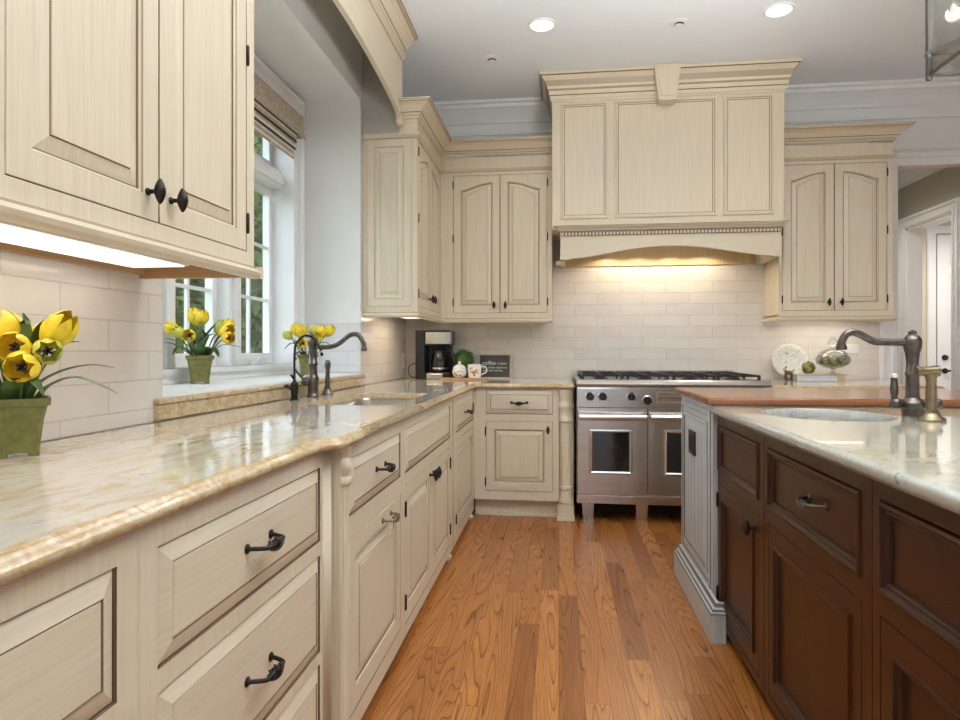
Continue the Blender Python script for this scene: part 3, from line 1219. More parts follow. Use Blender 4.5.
SKX0, SKX1, SKY0, SKY1 = -1.055, -.675, 2.56, 3.34
hole = rrect(SKX0, SKX1, SKY0, SKY1, .07)
P = [(XL + .009, .06), (-.586, .06), (-.586, 1.545), (-.580, 1.562), (-.552, 1.580), (-.546, 1.60), (-.546, 1.79), (-.550, 1.815), (-.562, 1.835), (-.562, 4.352), (-.542, 4.372),
     (-.03, 4.372), (-.014, 4.364), (-.002, 4.340), (.092, 4.340), (.104, 4.352), (.110, 4.38), (.110, YB - .009), (XL + .009, YB - .009)]
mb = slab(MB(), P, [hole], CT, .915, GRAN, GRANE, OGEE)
tag(obj('granite_worktop', mb, angle=55), 'cream and gold granite worktop, L-shaped, under the window up to the range', 'worktop')
mb = MB()
mb.box(-1.275, AY0 - .045, .916, -1.243, AY1 + .02, .968, GRANE)
mb.box(-1.2805, AY0 - .05, .968, -1.238, AY1 + .025, .987, GRANE)
tag(obj('granite_ledge', mb, bev=.006), 'raised speckled gold granite ledge along the bottom of the window', 'ledge')
# right of range
P = [(1.345, 4.372), (2.415, 4.372), (2.415, YB - .009), (1.345, YB - .009)]
tag(obj('granite_worktop', slab(MB(), P, [], CT, .915, GRAN, GRANE, OGEE), angle=55), 'short cream granite worktop to the right of the range', 'worktop')
r = base_root('cream cabinet right of the range, mostly hidden behind the island', 1.88, 4.46)
ops = [(1.39, 1.86, .70, .868), (1.90, 2.37, .70, .868), (1.39, 1.86, .165, .652), (1.90, 2.37, .165, .652)]
obj('body', carcass(FBB, 1.345, 2.41, .119, CT, .80, ops, CREAM, toe=.065), r)
for o in ops[:2]:
    add_front(r, FBB, o, 'drawer', DS, [('pull', (o[0] + o[1]) / 2, .78, BRONZE, None, .003)])
add_front(r, FBB, ops[2], 'door', RD, [('knob', 1.83, .595)])
add_front(r, FBB, ops[3], 'door', RD, [('knob', 1.93, .595)])

# ------------------------------------------------------------------ upper cabinets
UX = -.905
FU = FX(UX)


def ubead(mb, path, z, pre=None, post=None, d=.022):
    """moulding along the bottom edge of an upper cabinet"""
    prof = [(-.018, z - .022), (.010, z - .022), (d - .004, z - .016), (d, z - .006), (d - .004, z + .002), (.007, z + .006), (.006, z + .012), (.0, z + .014), (-.018, z + .014)]
    mb.sweep(path, prof, [CREAMH, CREAMH, CREAMH, CREAMH, CREAMH, GLAZEL, CREAMH, CREAMH], pre, post)


def ucrown(mb, path, z0, z1, d=.105, pre=None, post=None, mould=True):
    h = z1 - z0
    prof = [(0, z0), (.012, z0), (.016, z0 + .010), (.016, z0 + .016), (.026, z0 + .022), (.030, z0 + .03), (.034, z0 + .034),
            (.042, z0 + h * .45), (.062, z0 + h * .68), (.088, z0 + h * .82), (d - .008, z0 + h * .86), (d - .006, z0 + h * .92), (d, z0 + h * .93), (d, z1), (0, z1)]
    mats = [CREAMH] * 14
    mats[2] = GLAZEL
    mats[5] = GLAZE
    mats[9] = GLAZEL
    mats[11] = GLAZE
    mb.sweep(path, prof, mats, pre, post)


def umould(mb, path, z, d=.022, pre=None, post=None):
    prof = [(0, z - .004), (.002, z - .004), (.004, z), (.010, z + .006), (d, z + .016), (d, z + .024), (.008, z + .028), (0, z + .030)]
    mb.sweep(path, prof, [GLAZE, GLAZEL, CREAMH, CREAMH, CREAMH, CREAMH, CREAMH], pre, post)


def upper(label, F, u0, u1, zb, zt, depth, pairs, dtop, group, base_loc, arch=.055, hing=True, knob_z=1.49, nohinge=()):
    r = thing('wall_cabinet', label, 'cabinet', base_loc, group)
    ops = [(a, b, 1.427, dtop) for a, b in pairs]
    obj('body', carcass(F, u0, u1, zb, zt, depth, ops, CREAM, open_bottom=.028), r)
    for a, b in pairs:
        m_ = (a + b) / 2
        add_front(r, F, (a, m_ - .0005, 1.427, dtop), 'door', RD, [('knob', m_ - .043, knob_z)], [(a - .002, (1.51, 2.0, dtop - .07))] if hing and a not in nohinge else None, arch, 1)
        add_front(r, F, (m_ + .0005, b, 1.427, dtop), 'door', RD, [('knob', m_ + .043, knob_z)], [(b + .002, (1.51, 2.0, dtop - .07))] if hing else None, arch, -1)
    return r


# near left
r = upper('large cream wall cabinet in the near left foreground, left of the window', FU, .08, 1.832, 1.376, 2.62, .362, [(.105, .905), (.958, 1.786)], 2.50, 'cream wall cabinets', (-1.08, 1.0, 1.376), nohinge=(.958,))
mb = MB()
ubead(mb, [(UX, .08), (UX, 1.832)], 1.376)
obj('bottom_moulding', mb, r)
mb = MB()
mb.box(UX - .02, 1.833, 1.354, UX + .020, 1.852, 1.388, CREAMH)
obj('moulding_return', mb, r)
mb = MB()
mb.box(XL + .009, .1, 1.397, UX - .021, 1.82, 1.403, MAPLE)
mb.box(XL + .009, 1.812, 1.356, UX - .022, 1.832, 1.40, MAPLE)
mb.box(XL + .009, .1, 1.366, XL + .028, 1.812, 1.40, MAPLE)
obj('wood_underside', mb, r, 'natural maple underside')
mb = MB()
ucrown(mb, [(UX, .08), (UX, 1.832)], 2.62, 2.72)
obj('crown', mb, r)
lf = thing('under_cabinet_light', 'long lit white light strip under the near left wall cabinet', 'light', (-1.12, 1.0, 1.37))
mb = MB()
mb.box(-1.205, .2, 1.376, -1.03, 1.70, 1.3965, TRIM)
obj('housing', mb, lf, bev=.003)
mb = MB()
mb.box(-1.195, .21, 1.372, -1.04, 1.69, 1.3765, LIGHTBOX)
obj('diffuser', mb, lf)
mb = MB()
mb.box(-1.12, 1.70, 1.378, -1.09, 1.725, 1.392, TRIM)
mb.box(-1.10, 1.722, 1.382, -1.06, 1.745, 1.390, TRIM)
obj('plug', mb, lf)
area_light('under_cabinet_glow', (-1.12, .95, 1.36), (-1.12, .95, 0), .10, 1.4, 1.1, (1, .90, .78))

# corner left
r = thing('wall_cabinet', 'cream corner wall cabinet right of the window, its panelled end facing the camera', 'cabinet', (-1.08, 4.5, 1.376), 'cream wall cabinets')
prs = [(4.105, 4.485), (4.489, 4.872)]
ops = [(a, b, 1.427, 2.50) for a, b in prs]
obj('body', carcass(FU, 4.0705, 5.24, 1.376, 2.62, .362, ops, CREAM, open_bottom=.028), r)
add_front(r, FU, ops[0], 'door', RD, [('knob', 4.445, 1.50)], [(4.102, (1.51, 2.0, 2.43))], .055, 1)
add_front(r, FU, ops[1], 'door', RD, [('knob', 4.53, 1.50)], None, .055, -1)
FE = FY(4.065)
mb = MB()
mb.fbox(FE, XL + .009, UX, 1.376, 2.56, -.005, .0, CREAM)
panel(mb, FE, -1.235, -.942, 1.425, 2.505, [(0, -.003, GLAZE), (.0, .002, GLAZE), (.003, .006, CREAM), (.05, .006, CREAM), (.053, .002, GLAZEL), (.058, -.001, CREAM), (.060, -.003, GLAZE), (.062, -.003, GLAZEL), (.088, .004, CREAM), (.091, .006, GLAZEL)], CREAM)
obj('end_panel', mb, r)
mb = MB()
ubead(mb, [(XL + .009, 4.060), (UX, 4.060), (UX, 4.90)], 1.376, post=(-.06, 4.90))
obj('bottom_moulding', mb, r)
mb = MB()
umould(mb, [(XL + .009, 4.062), (UX, 4.062), (UX, 4.90)], 2.510, post=(-.06, 4.90))
obj('frieze_moulding', mb, r)
mb = MB()
mb.box(-1.0, 4.0642, 2.53, UX + .001, 4.90, 2.64, CREAMH)
obj('frieze', mb, r)
mb = MB()
ucrown(mb, [(-1.000, 4.062), (UX, 4.062), (UX, 4.90)], 2.63, 2.728, post=(-.06, 4.90))
obj('crown', mb, r)
lf2 = thing('under_cabinet_light', 'small lit light strip under the corner wall cabinet by the coffee maker', 'light', (-1.08, 4.4, 1.38))
mb = MB()
mb.box(-1.16, 4.15, 1.385, -.98, 4.80, 1.4035, TRIM)
obj('housing', mb, lf2, bev=.003)
mb = MB()
mb.box(-1.15, 4.16, 1.381, -.99, 4.79, 1.3855, LIGHTBOX)
obj('diffuser', mb, lf2)
area_light('corner_cabinet_glow', (-1.08, 4.5, 1.372), (-1.08, 4.5, 0), .10, .55, 1.3, (1, .80, .58))

# back left
FBU = FY(4.90)
r = upper('cream double-door wall cabinet left of the range hood', FBU, UX + .001, -.052, 1.376, 2.62, .34, [(-.806, -.088)], 2.482, 'cream wall cabinets', (-.47, 5.07, 1.376), knob_z=1.487)
mb = MB()
ubead(mb, [(UX, 4.90), (-.052, 4.90)], 1.376, pre=(UX, 4.06))
obj('bottom_moulding', mb, r)
mb = MB()
umould(mb, [(UX, 4.90), (-.052, 4.90)], 2.510, pre=(UX, 4.06))
obj('frieze_moulding', mb, r)
mb = MB()
ucrown(mb, [(UX, 4.90), (-.052, 4.90)], 2.63, 2.728, pre=(UX, 4.06))
obj('crown', mb, r)
# back right
r = upper('cream double-door wall cabinet right of the range hood', FBU, 1.580, 2.352, 1.376, 2.62, .34, [(1.606, 2.314)], 2.482, 'cream wall cabinets', (1.96, 5.07, 1.376), knob_z=1.487)
mb = MB()
ubead(mb, [(1.580, 5.24), (1.580, 4.90), (2.352, 4.90), (2.352, 5.24)], 1.376)
obj('bottom_moulding', mb, r)
mb = MB()
umould(mb, [(1.585, 4.90), (2.352, 4.90), (2.352, 5.24)], 2.510)
obj('frieze_moulding', mb, r)
mb = MB()
ucrown(mb, [(1.585, 4.90), (2.352, 4.90), (2.352, 5.24)], 2.63, 2.728)
obj('crown', mb, r)
lf3 = thing('under_cabinet_light', 'thin light strip under the wall cabinet right of the hood', 'light', (1.96, 5.05, 1.38))
mb = MB()
mb.box(1.65, 4.97, 1.385, 2.28, 5.13, 1.4035, TRIM)
obj('housing', mb, lf3, bev=.003)
mb = MB()
mb.box(1.66, 4.98, 1.381, 2.27, 5.12, 1.3855, LIGHTBOX)
obj('diffuser', mb, lf3)
area_light('right_cabinet_glow', (1.96, 5.05, 1.372), (1.96, 5.05, 0), .55, .10, 1.1, (1, .90, .76))

# arched valance across the window
VXF = -1.0
VY0, VY1 = 1.836, 4.058
vl = thing('window_valance', 'cream arched wooden valance with crown spanning above the window', 'valance', (VXF, 2.95, 2.6))
poly = []
nn = 36
poly.append((VY0, 3.02))
poly.append((VY0, 2.60))
poly.append((VY0 + .05, 2.60))
for i in range(nn + 1):
    t = i / nn
    y = VY0 + .09 + (VY1 - VY0 - .18) * t
    poly.append((y, 2.60 + .04 + .092 * sin(pi * t) ** .75))
poly.append((VY1 - .05, 2.60))
poly.append((VY1, 2.60))
poly.append((VY1, 3.02))
FV = FX(VXF)
mb = MB()
mb.prism(FV, poly, -.022, 0, CREAMH)
obj('arched_board', mb, vl)
mb = MB()
pts = [FV(y, z + .004, .002) for y, z in poly[3:3 + nn + 1]]
mb.tube(pts, .006, CREAMH, 8)
obj('arch_bead', mb, vl)
for y0, y1 in ((VY0 + .004, VY0 + .058), (VY1 - .058, VY1 - .004)):
    mb = MB()
    mb.lathe((VXF - .012, (y0 + y1) / 2, 0), (0, 0, 1), [(2.575, .012), (2.582, .022), (2.60, .028), (2.625, .026), (2.64, .018)], CREAM, 16)
    obj('corbel', mb, vl)
mb = MB()
umould(mb, [(VXF, VY0), (VXF, VY1)], 3.0)
ucrown(mb, [(VXF, VY0), (VXF, VY1 - .02)], 3.02, 3.136, .11)
obj('crown', mb, vl)
# side boards that close the recess behind the valance
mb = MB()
mb.box(XL + .001, 4.0635, 2.545, VXF - .023, 4.075, ZC - .001, plain('grey_board', (.47, .44, .40), .6, var=.05))  # flat grey colour on the closing board
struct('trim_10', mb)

# ------------------------------------------------------------------ hood
HF = 4.72
FH = FY(HF)
hd = thing('range_hood', 'tall cream panelled range hood with arched apron above the range', 'range hood', (.755, 4.95, 1.81))
HX0, HX1 = -.049, 1.558
mb = MB()
mb.box(HX0, HF, 2.02, HX1, YB - .001, 3.0, CREAM)
for a0, a1 in ((.012, .350), (.396, 1.104), (1.150, 1.487)):
    panel(mb, FH, a0, a1, 2.092, 2.932, [(0, .0005, GLAZE), (.0, .005, GLAZEL), (.004, .009, CREAM), (.014, .009, CREAM), (.018, .003, GLAZEL), (.026, .003, CREAM), (.030, .001, GLAZE)], CREAM)
obj('body', mb, hd)
mb = MB()
prof = [(0, 2.945), (.005, 2.945), (.008, 2.955), (.015, 2.962), (.017, 2.985), (.022, 2.990), (.025, 3.018), (.034, 3.030), (.037, 3.048), (.052, 3.085), (.076, 3.112), (.086, 3.116), (.086, 3.138), (0, 3.138)]
ms = [CREAMH] * 13
ms[0] = GLAZEL
ms[4] = GLAZE
ms[6] = GLAZEL
ms[8] = GLAZEL
ms[10] = GLAZE
mb.sweep([(HX0, YB - .15), (HX0, HF), (HX1, HF), (HX1, YB - .15)], prof, ms)
obj('crown', mb, hd)
mb = MB()
kf = FY(HF - .105)
mb.prism(kf, [(.690, 2.893), (.812, 2.893), (.842, 3.137), (.660, 3.137)], -.10, 0, CREAM)
mb.prism(kf, [(.704, 2.915), (.798, 2.915), (.823, 3.132), (.679, 3.132)], 0, .006, CREAM, GLAZEL)
mb.prism(kf, [(.697, 2.885), (.805, 2.885), (.808, 2.897), (.694, 2.897)], -.09, .008, CREAM)
obj('keystone', mb, hd)
# mantle moulding with dentils
mb = MB()
A0, A1 = .010, 1.535
AF = HF - .01
prof = [(0, 1.962), (.003, 1.962), (.003, 1.998), (.012, 2.002), (.016, 2.012), (.032, 2.022), (.040, 2.034), (.046, 2.036), (.046, 2.046), (0, 2.046)]
ms = [GLAZE, CREAMH, GLAZE, CREAMH, CREAMH, CREAMH, GLAZEL, CREAMH, CREAMH]
mb.sweep([(A0, YB - .36), (A0, AF - .0), (A1, AF), (A1, YB - .36)], prof, ms)
obj('mantle_moulding', mb, hd)
mb = MB()
nd = 62
for i in range(nd):
    xx = A0 + .004 + (A1 - A0 - .008) * (i + .5) / nd
    mb.box(xx - .0075, AF - .013, 1.972, xx + .0075, AF - .001, 1.990, CREAMH)
obj('dentil_strip', mb, hd)
FA = FY(AF)
poly = [(A0, 1.965), (A0, 1.800), (A0 + .06, 1.800)]
for i in range(31):
    t = i / 30
    x = A0 + .08 + (A1 - A0 - .16) * t
    poly.append((x, 1.806 + .082 * (.5 - .5 * cos(2 * pi * t)) ** .72))
poly += [(A1 - .06, 1.800), (A1, 1.800), (A1, 1.965)]
mb = MB()
mb.prism(FA, poly, -.025, 0, CREAMH)
obj('arched_apron', mb, hd)
mb = MB()
mb.box(A0, AF + .0255, 1.80, A0 + .02, YB - .009, 2.019, CREAM)
obj('side_board', mb, hd)
mb = MB()
mb.box(A1 - .02, AF + .0255, 1.80, A1, YB - .009, 2.019, CREAM)
obj('side_board', mb, hd)
mb = MB()
mb.box(A0 - .03, AF + .07, 1.775, A0 + .035, YB - .36, 1.799, CREAM)
obj('side_bracket', mb, hd)
mb = MB()
mb.box(A0 + .0205, YB - .02, 1.813, A1 - .0205, YB - .009, 1.975, LINER)
mb.box(A0 + .0205, AF + .026, 1.976, A1 - .0205, YB - .009, 1.99, LINER)
obj('liner', mb, hd, 'wood liner coloured tan for the warm lamplight')
mb = MB()
mb.box(A0 + .003, AF - .0045, 1.966, A1 - .003, AF - .0035, 1.996, GLAZE)  # brown strip painted as the dark shade between the dentils
obj('dentil_shade_backing', mb, hd)
for i, x in enumerate((.398, .631, .874, 1.116)):
    lp = MB()
    lp.lathe((x, 5.0, 1.9755), (0, 0, -1), [(0, .035), (.018, .035), (.022, .030)], TRIM, 18)
    lp.ball((x, 5.0, 1.945), .022, BULB, 12, 8, (1, 1, .6))
    obj('hood_lamp', lp, hd, 'lit halogen lamp')
    spot_light('hood_beam', (x, 5.06, 1.925), 3.0, (1, .84, .62), 150, .25, .012)

# ------------------------------------------------------------------ range
RX0, RX1, RF = .118, 1.334, 4.36
rg = thing('range', 'wide stainless steel range with two oven doors under the hood', 'range', (.726, 4.8, 0))
FR = FY(RF)
mb = MB()
mb.box(RX0, RF, .125, RX1, 5.20, .905, STEEL)
obj('body', mb, rg)
mb = MB()   # front bullnose + top deck
prof = [(.0, .900), (.075, .900), (.085, .906), (.089, .920), (.085, .938), (.075, .948), (0, .950)]
mb.sweep([(RX0 - .001, RF), (RX1 + .001, RF)], prof, STEEL)
mb.box(RX0, RF, .905, RX1, 5.20, .945, STEEL)
obj('bullnose_deck', mb, rg)
mb = MB()
mb.fbox(FR, RX0 + .002, RX1 - .002, .775, .899, 0, .03, STEEL)
mb.fbox(FR, RX0 + .002, RX1 - .002, .885, .899, .03, .034, CHROME)
cp = obj('control_panel', mb, rg)


def range_knob(x, z, r=.0265):
    k = MB()
    k.lathe(FR(x, z, .03), (0, -1, 0), [(0, r + .005), (.006, r + .005), (.008, r + .001)], CHROME, 24)
    k.lathe(FR(x, z, .036), (0, -1, 0), [(0, r), (.012, r), (.018, r * .92), (.034, r * .85), (.037, r * .75)], BLACK, 24)
    k.fbox(FR, x - .005, x + .005, z - r * .8, z + r * .8, .068, .078, BLACK)
    return obj('control_knob', k, cp)


for x, z in ((.203, .836), (.286, .836), (.472, .836), (.574, .812), (.86, .812), (.96, .836), (1.05, .836), (1.15, .836), (1.25, .836)):
    range_knob(x, z, .0265 if z > .82 else .029)
mb = MB()
mb.fbox(FR, .632, .808, .795, .872, .03, .038, CHROME)
mb.fbox(FR, .645, .795, .806, .858, .0381, .040, GLAZE)
mb.fbox(FR, .645, .795, .834, .848, .040, .046, CHROME)
obj('clock_display', mb, cp)


def oven_door(x0, x1, wx0, wx1):
    d = MB()
    poly_o = [(x0, .185), (x1, .185), (x1, .765), (x0, .765)]
    panel(d, FR, x0, x1, .188, .765, [(0, .0, GAP), (0, .030, STEEL), (.004, .034, STEEL)], STEEL)
    # window surround + glass
    panel(d, FR, wx0 - .022, wx1 + .022, .322, .622, [(0, .034, CHROME), (.004, .040, CHROME), (.012, .041, CHROME), (.020, .035, CHROME)], OVENGL)
    o = obj('oven_door', d, rg)
    h = MB()
    zc = .706
    h.tube([FR(x0 + .012, zc, .085), FR(x1 - .012, zc, .085)], .023, CHROME, 18)
    for xx in (x0 + .035, x1 - .035):
        h.fbox(FR, xx - .014, xx + .014, zc - .013, zc + .013, .0335, .08, CHROME)
    obj('oven_handle', h, o)
    return o


oven_door(RX0 + .003, .5745, .219, .457)
oven_door(.5785, RX1 - .003, .70, 1.21)
mb = MB()
mb.fbox(FR, RX0 + .002, RX1 - .002, .128, .182, 0, .03, STEEL)
obj('kick_panel', mb, rg, bev=.002)
for x in (.155, .512, .93, 1.25):
    lg = MB()
    w, w2 = .042, .034
    lg.loft([[Vector((x - w2 + .04, 4.43, 0)), Vector((x + w2 + .04, 4.43, 0)), Vector((x + w2 + .04, 4.47, 0)), Vector((x - w2 + .04, 4.47, 0))],
             [Vector((x - w + .04, 4.425, .128)), Vector((x + w + .04, 4.425, .128)), Vector((x + w + .04, 4.475, .128)), Vector((x - w + .04, 4.475, .128))]], STEEL, True, STEEL, STEEL)
    obj('leg', lg, rg)
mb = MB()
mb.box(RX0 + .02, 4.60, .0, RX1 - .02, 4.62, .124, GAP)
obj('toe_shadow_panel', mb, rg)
for gx0 in (.150, .450, .750, 1.035):
    gx1 = gx0 + .275
    g = MB()
    z = .978
    for y in (4.42, 4.64, 4.90, 5.12):
        g.box(gx0, y - .008, z - .012, gx1, y + .008, z, IRON)
    for x in (gx0, gx0 + .13, gx1 - .014):
        g.box(x, 4.42, z - .012, x + .014, 5.12, z, IRON)
    for y in (4.42, 4.77, 5.11):
        for x in (gx0, gx1 - .018):
            g.box(x, y - .01, .944, x + .018, y + .01, z - .01, IRON)
    obj('burner_grate', g, rg)
for gx in (.288, .588, .888, 1.17):
    for y in (4.55, 4.98):
        g = MB()
        g.lathe((gx, y, .944), (0, 0, 1), [(0, .05), (.008, .05), (.012, .038), (.018, .036), (.02, .03)], IRON, 20)
        obj('burner', g, rg)
mb = MB()
mb.box(RX0, 5.19, .944, RX1, 5.235, .985, STEEL)
obj('back_riser', mb, rg)

# ------------------------------------------------------------------ island
FI = FX(.645, -1)
ID, IR = bead_drawer(CHERRY, CHERRYD), bead_door(CHERRY, CHERRYD)
GI = 'dark cherry island cabinets'
for nm, lab, u0, u1, a0, a1, hwd, hwk, kn in (
        ('far', 'dark cherry island cabinet next to the grey end post, small drawer over one knobbed door', 2.142, 2.738, 2.190, 2.730, None, ('knob', 2.222, .553), 0),
        ('mid', 'dark cherry island cabinet in the middle, wide drawer with pull over a large door', 1.428, 2.136, 1.473, 2.098, ('pull', 1.735, .752, PEWTER, 'pewter drawer pull', -.009), None, 0),
        ('near', 'dark cherry island cabinet nearest the camera at the right edge', .62, 1.425, .70, 1.394, ('pull', 1.0, .752, PEWTER, 'pewter drawer pull', -.009), None, 0)):
    r = thing('island_cabinet', lab, 'cabinet', (.9, (u0 + u1) / 2, 0), GI)
    ops = [(a0, a1, .648, .838), (a0, a1, .075, .602)]
    obj('body', carcass(FI, u0, u1, .045, .879, 1.15, ops, CHERRY, CHERRYD, toe=.05, open_top=nm != 'near'), r)
    add_front(r, FI, ops[0], 'drawer', ID, [hwd] if hwd else None)
    add_front(r, FI, ops[1], 'door', IR, [hwk] if hwk else None, [(a1 + .003, (.15, .53))] if nm == 'far' else None)
# grey end unit
gr = thing('island_end_unit', 'grey painted end unit of the island with panelled side and stepped plinth', 'cabinet', (1.2, 3.07, 0))
FG = FX(.625, -1)
mb = MB()
mb.box(.626, 2.742, .0, 1.95, 3.405, .916, GREY)
panel(mb, FG, 2.775, 3.385, .145, .890, [(0, -.001, GREYGL), (0, .003, GREYGL), (.003, .006, GREY), (.022, .006, GREY), (.026, .001, GREYGL), (.050, .001, GREY), (.053, .004, GREYGL), (.056, .007, GREY), (.068, .007, GREY), (.072, .001, GREYGL), (.100, .004, GREY)], GREY)
for k in range(5):
    y = 2.92 + k * .075
    mb.fbox(FG, y, y + .003, .25, .78, .003, .0046, GREYGL)
obj('body', mb, gr)
mb = MB()
prof = [(0, .0), (.040, .0), (.040, .108), (.036, .114), (.030, .118), (.026, .126), (.018, .132), (.012, .146), (0, .148)]
mb.sweep([(.624, 3.405), (.624, 2.640), (.6435, 2.640)], prof, [GREY, GREY, GREYGL, GREY, GREYGL, GREY, GREYGL, GREY])
mb.box(.600, 2.606, .0, .6435, 2.7415, .105, GREY)
obj('plinth', mb, gr)
mb = MB()
mb.fbox(FG, 3.045, 3.175, .655, .765, .003, .012, BLACK)
mb.fbox(FG, 3.060, 3.105, .675, .745, .012, .0135, RUBBER)
mb.fbox(FG, 3.115, 3.160, .675, .745, .012, .0135, RUBBER)
obj('outlet_plate', mb, gr, 'black outlet plate', bev=.002)
# island worktops
isl_hole = [(.925 + .205 * cos(2 * pi * k / 40), 2.388 + .234 * sin(2 * pi * k / 40)) for k in range(40)]
P = [(.612, .55), (1.95, .55), (1.95, 2.735), (.612, 2.735)]
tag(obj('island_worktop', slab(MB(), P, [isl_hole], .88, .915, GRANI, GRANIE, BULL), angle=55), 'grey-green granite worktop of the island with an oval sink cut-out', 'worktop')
P = [(.600, 2.70), (2.05, 2.70), (2.05, 3.455), (.600, 3.455)]
tag(obj('wooden_worktop', slab(MB(), P, [], .9165, .948, BUTCHER, BUTCHER, [(.006, 0), (.001, .15), (0, .4), (0, .7), (.003, .92), (.008, 1)]), angle=55), 'reddish brown wooden worktop raised at the far end of the island', 'worktop')


def basin(mb, P, z0, z1, mat, t=.003):
    ins = lambda d: [Vector((x, y, 0)) for x, y in offset_poly(P, d)]
    def lp(d, z):
        return [Vector((p.x, p.y, z)) for p in ins(d)]
    mb.loft([lp(-.006, z1), lp(.0, z1), lp(.004, z1 - .01), lp(.010, z0 + .05), lp(.02, z0 + .02), lp(.05, z0)], mat, True, None, mat, True)
    mb.loft([lp(-.006, z1), lp(-.003, z1 - .004), lp(.006, z0 + .02), lp(.05, z0 - .004)], mat, True, None, mat, True)


mb = MB()
basin(mb, hole, .70, CT - .0005, SINKS)
s = tag(obj('sink', mb), 'stainless undermount sink in the granite below the window', 'sink')
mb = MB()
mb.lathe((-.865, 2.95, .701), (0, 0, 1), [(0, .045), (.003, .045), (.004, .03), (.002, .028)], CHROME, 20)
obj('drain', mb, s)
mb = MB()
basin(mb, isl_hole, .72, .8795, SINKS)
s = tag(obj('sink', mb), 'oval stainless prep sink set in the island worktop', 'sink')
mb = MB()
mb.lathe((.925, 2.372, .721), (0, 0, 1), [(0, .045), (.003, .045), (.004, .03), (.002, .028)], CHROME, 20)
obj('drain', mb, s)


# ------------------------------------------------------------------ faucets
def bez(pts, n=24):
    """Catmull-Rom through points"""
    P_ = [Vector(p) for p in pts]
    P_ = [P_[0] * 2 - P_[1]] + P_ + [P_[-1] * 2 - P_[-2]]
    out = []
    for i in range(1, len(P_) - 2):
        for k in range(n):
            t = k / n
            a, b, c, d = P_[i - 1:i + 3]
            out.append(.5 * ((2 * b) + (c - a) * t + (2 * a - 5 * b + 4 * c - d) * t * t + (3 * b - a - 3 * c + d) * t ** 3))
    out.append(P_[-2])
    return out


# main sink faucet
fx, fy, fz = -1.178, 2.99, .915
f = thing('faucet', 'aged bronze bridge faucet with curved spout at the window sink', 'faucet', (fx, fy, fz))
mb = MB()
mb.lathe((fx, fy, fz), (0, 0, 1), [(0, .030), (.006, .031), (.012, .028), (.02, .024), (.06, .025), (.075, .029), (.09, .030), (.10, .025), (.115, .021), (.15, .021), (.155, .024), (.165, .024), (.17, .020), (.205, .019), (.210, .024), (.216, .024), (.221, .019), (.24, .020), (.262, .026), (.276, .026), (.288, .018), (.294, .009), (.302, .010), (.308, .006), (.312, .002)], PEWTER, 24)
obj('column', mb, f)
mb = MB()
mb.tube(bez([(fx + .01, fy, fz + .245), (fx + .07, fy, fz + .240), (fx + .125, fy, fz + .255), (fx + .185, fy, fz + .298), (fx + .225, fy, fz + .298), (fx + .250, fy, fz + .262), (fx + .254, fy, fz + .232)], 10), .0115, PEWTER, 14)
mb.lathe((fx + .254, fy, fz + .222), (0, 0, 1), [(0, .013), (.008, .0155), (.014, .0135), (.02, .012)], PEWTER, 16)
obj('spout', mb, f)
mb = MB()
mb.ball((fx - .028, fy - .02, fz + .075), .022, PEWTER, 14, 8)
mb.tube([(fx, fy, fz + .07), (fx - .03, fy - .02, fz + .078)], .016, PEWTER, 12)
mb.tube([(fx - .035, fy - .03, fz + .085), (fx - .055, fy - .055, fz + .12), (fx - .06, fy - .075, fz + .135)], [.006, .005, .006], PEWTER, 10)
obj('lever_handle', mb, f)
# filter faucet
gx, gy = -1.19, 2.80
f = thing('filter_faucet', 'slim dark gooseneck filter tap left of the sink faucet', 'faucet', (gx, gy, fz))
mb = MB()
mb.lathe((gx, gy, fz), (0, 0, 1), [(0, .023), (.004, .023), (.007, .015), (.02, .014), (.03, .017), (.06, .018), (.075, .017), (.082, .010), (.09, .008)], BRONZE, 18)
obj('body', mb, f)
mb = MB()
mb.tube(bez([(gx, gy, fz + .085), (gx, gy, fz + .20), (gx + .008, gy, fz + .255), (gx + .045, gy, fz + .290), (gx + .085, gy, fz + .282), (gx + .112, gy, fz + .250), (gx + .125, gy, fz + .222)], 10), .0052, BRONZE, 12)
mb.lathe((gx + .125, gy, fz + .215), Vector((.4, 0, -1)), [(0, .006), (.012, .0075), (.016, .006)], BRONZE, 12)
obj('gooseneck', mb, f)
mb = MB()
mb.tube([(gx - .012, gy - .005, fz + .05), (gx - .03, gy - .015, fz + .065), (gx - .04, gy - .02, fz + .062)], [.009, .010, .006], BRONZE, 10)
mb.tube([(gx + .002, gy, fz + .09), (gx - .012, gy - .012, fz + .115)], [.006, .005], BRONZE, 10)
obj('lever_handle', mb, f)
# side spray
sx, sy = -1.173, 3.175
f = thing('side_sprayer', 'small pewter side sprayer right of the sink faucet', 'sprayer', (sx, sy, fz))
mb = MB()
mb.lathe((sx, sy, fz), (0, 0, 1), [(0, .030), (.005, .030), (.01, .026), (.03, .017), (.042, .016)], PEWTER, 20)
obj('flange', mb, f)
mb = MB()
mb.lathe((sx, sy, fz), (0, 0, 1), [(.04, .012), (.06, .0135), (.11, .011), (.13, .012), (.138, .015), (.16, .016), (.170, .013), (.176, .006)], PEWTER, 18)
obj('spray_head', mb, f)
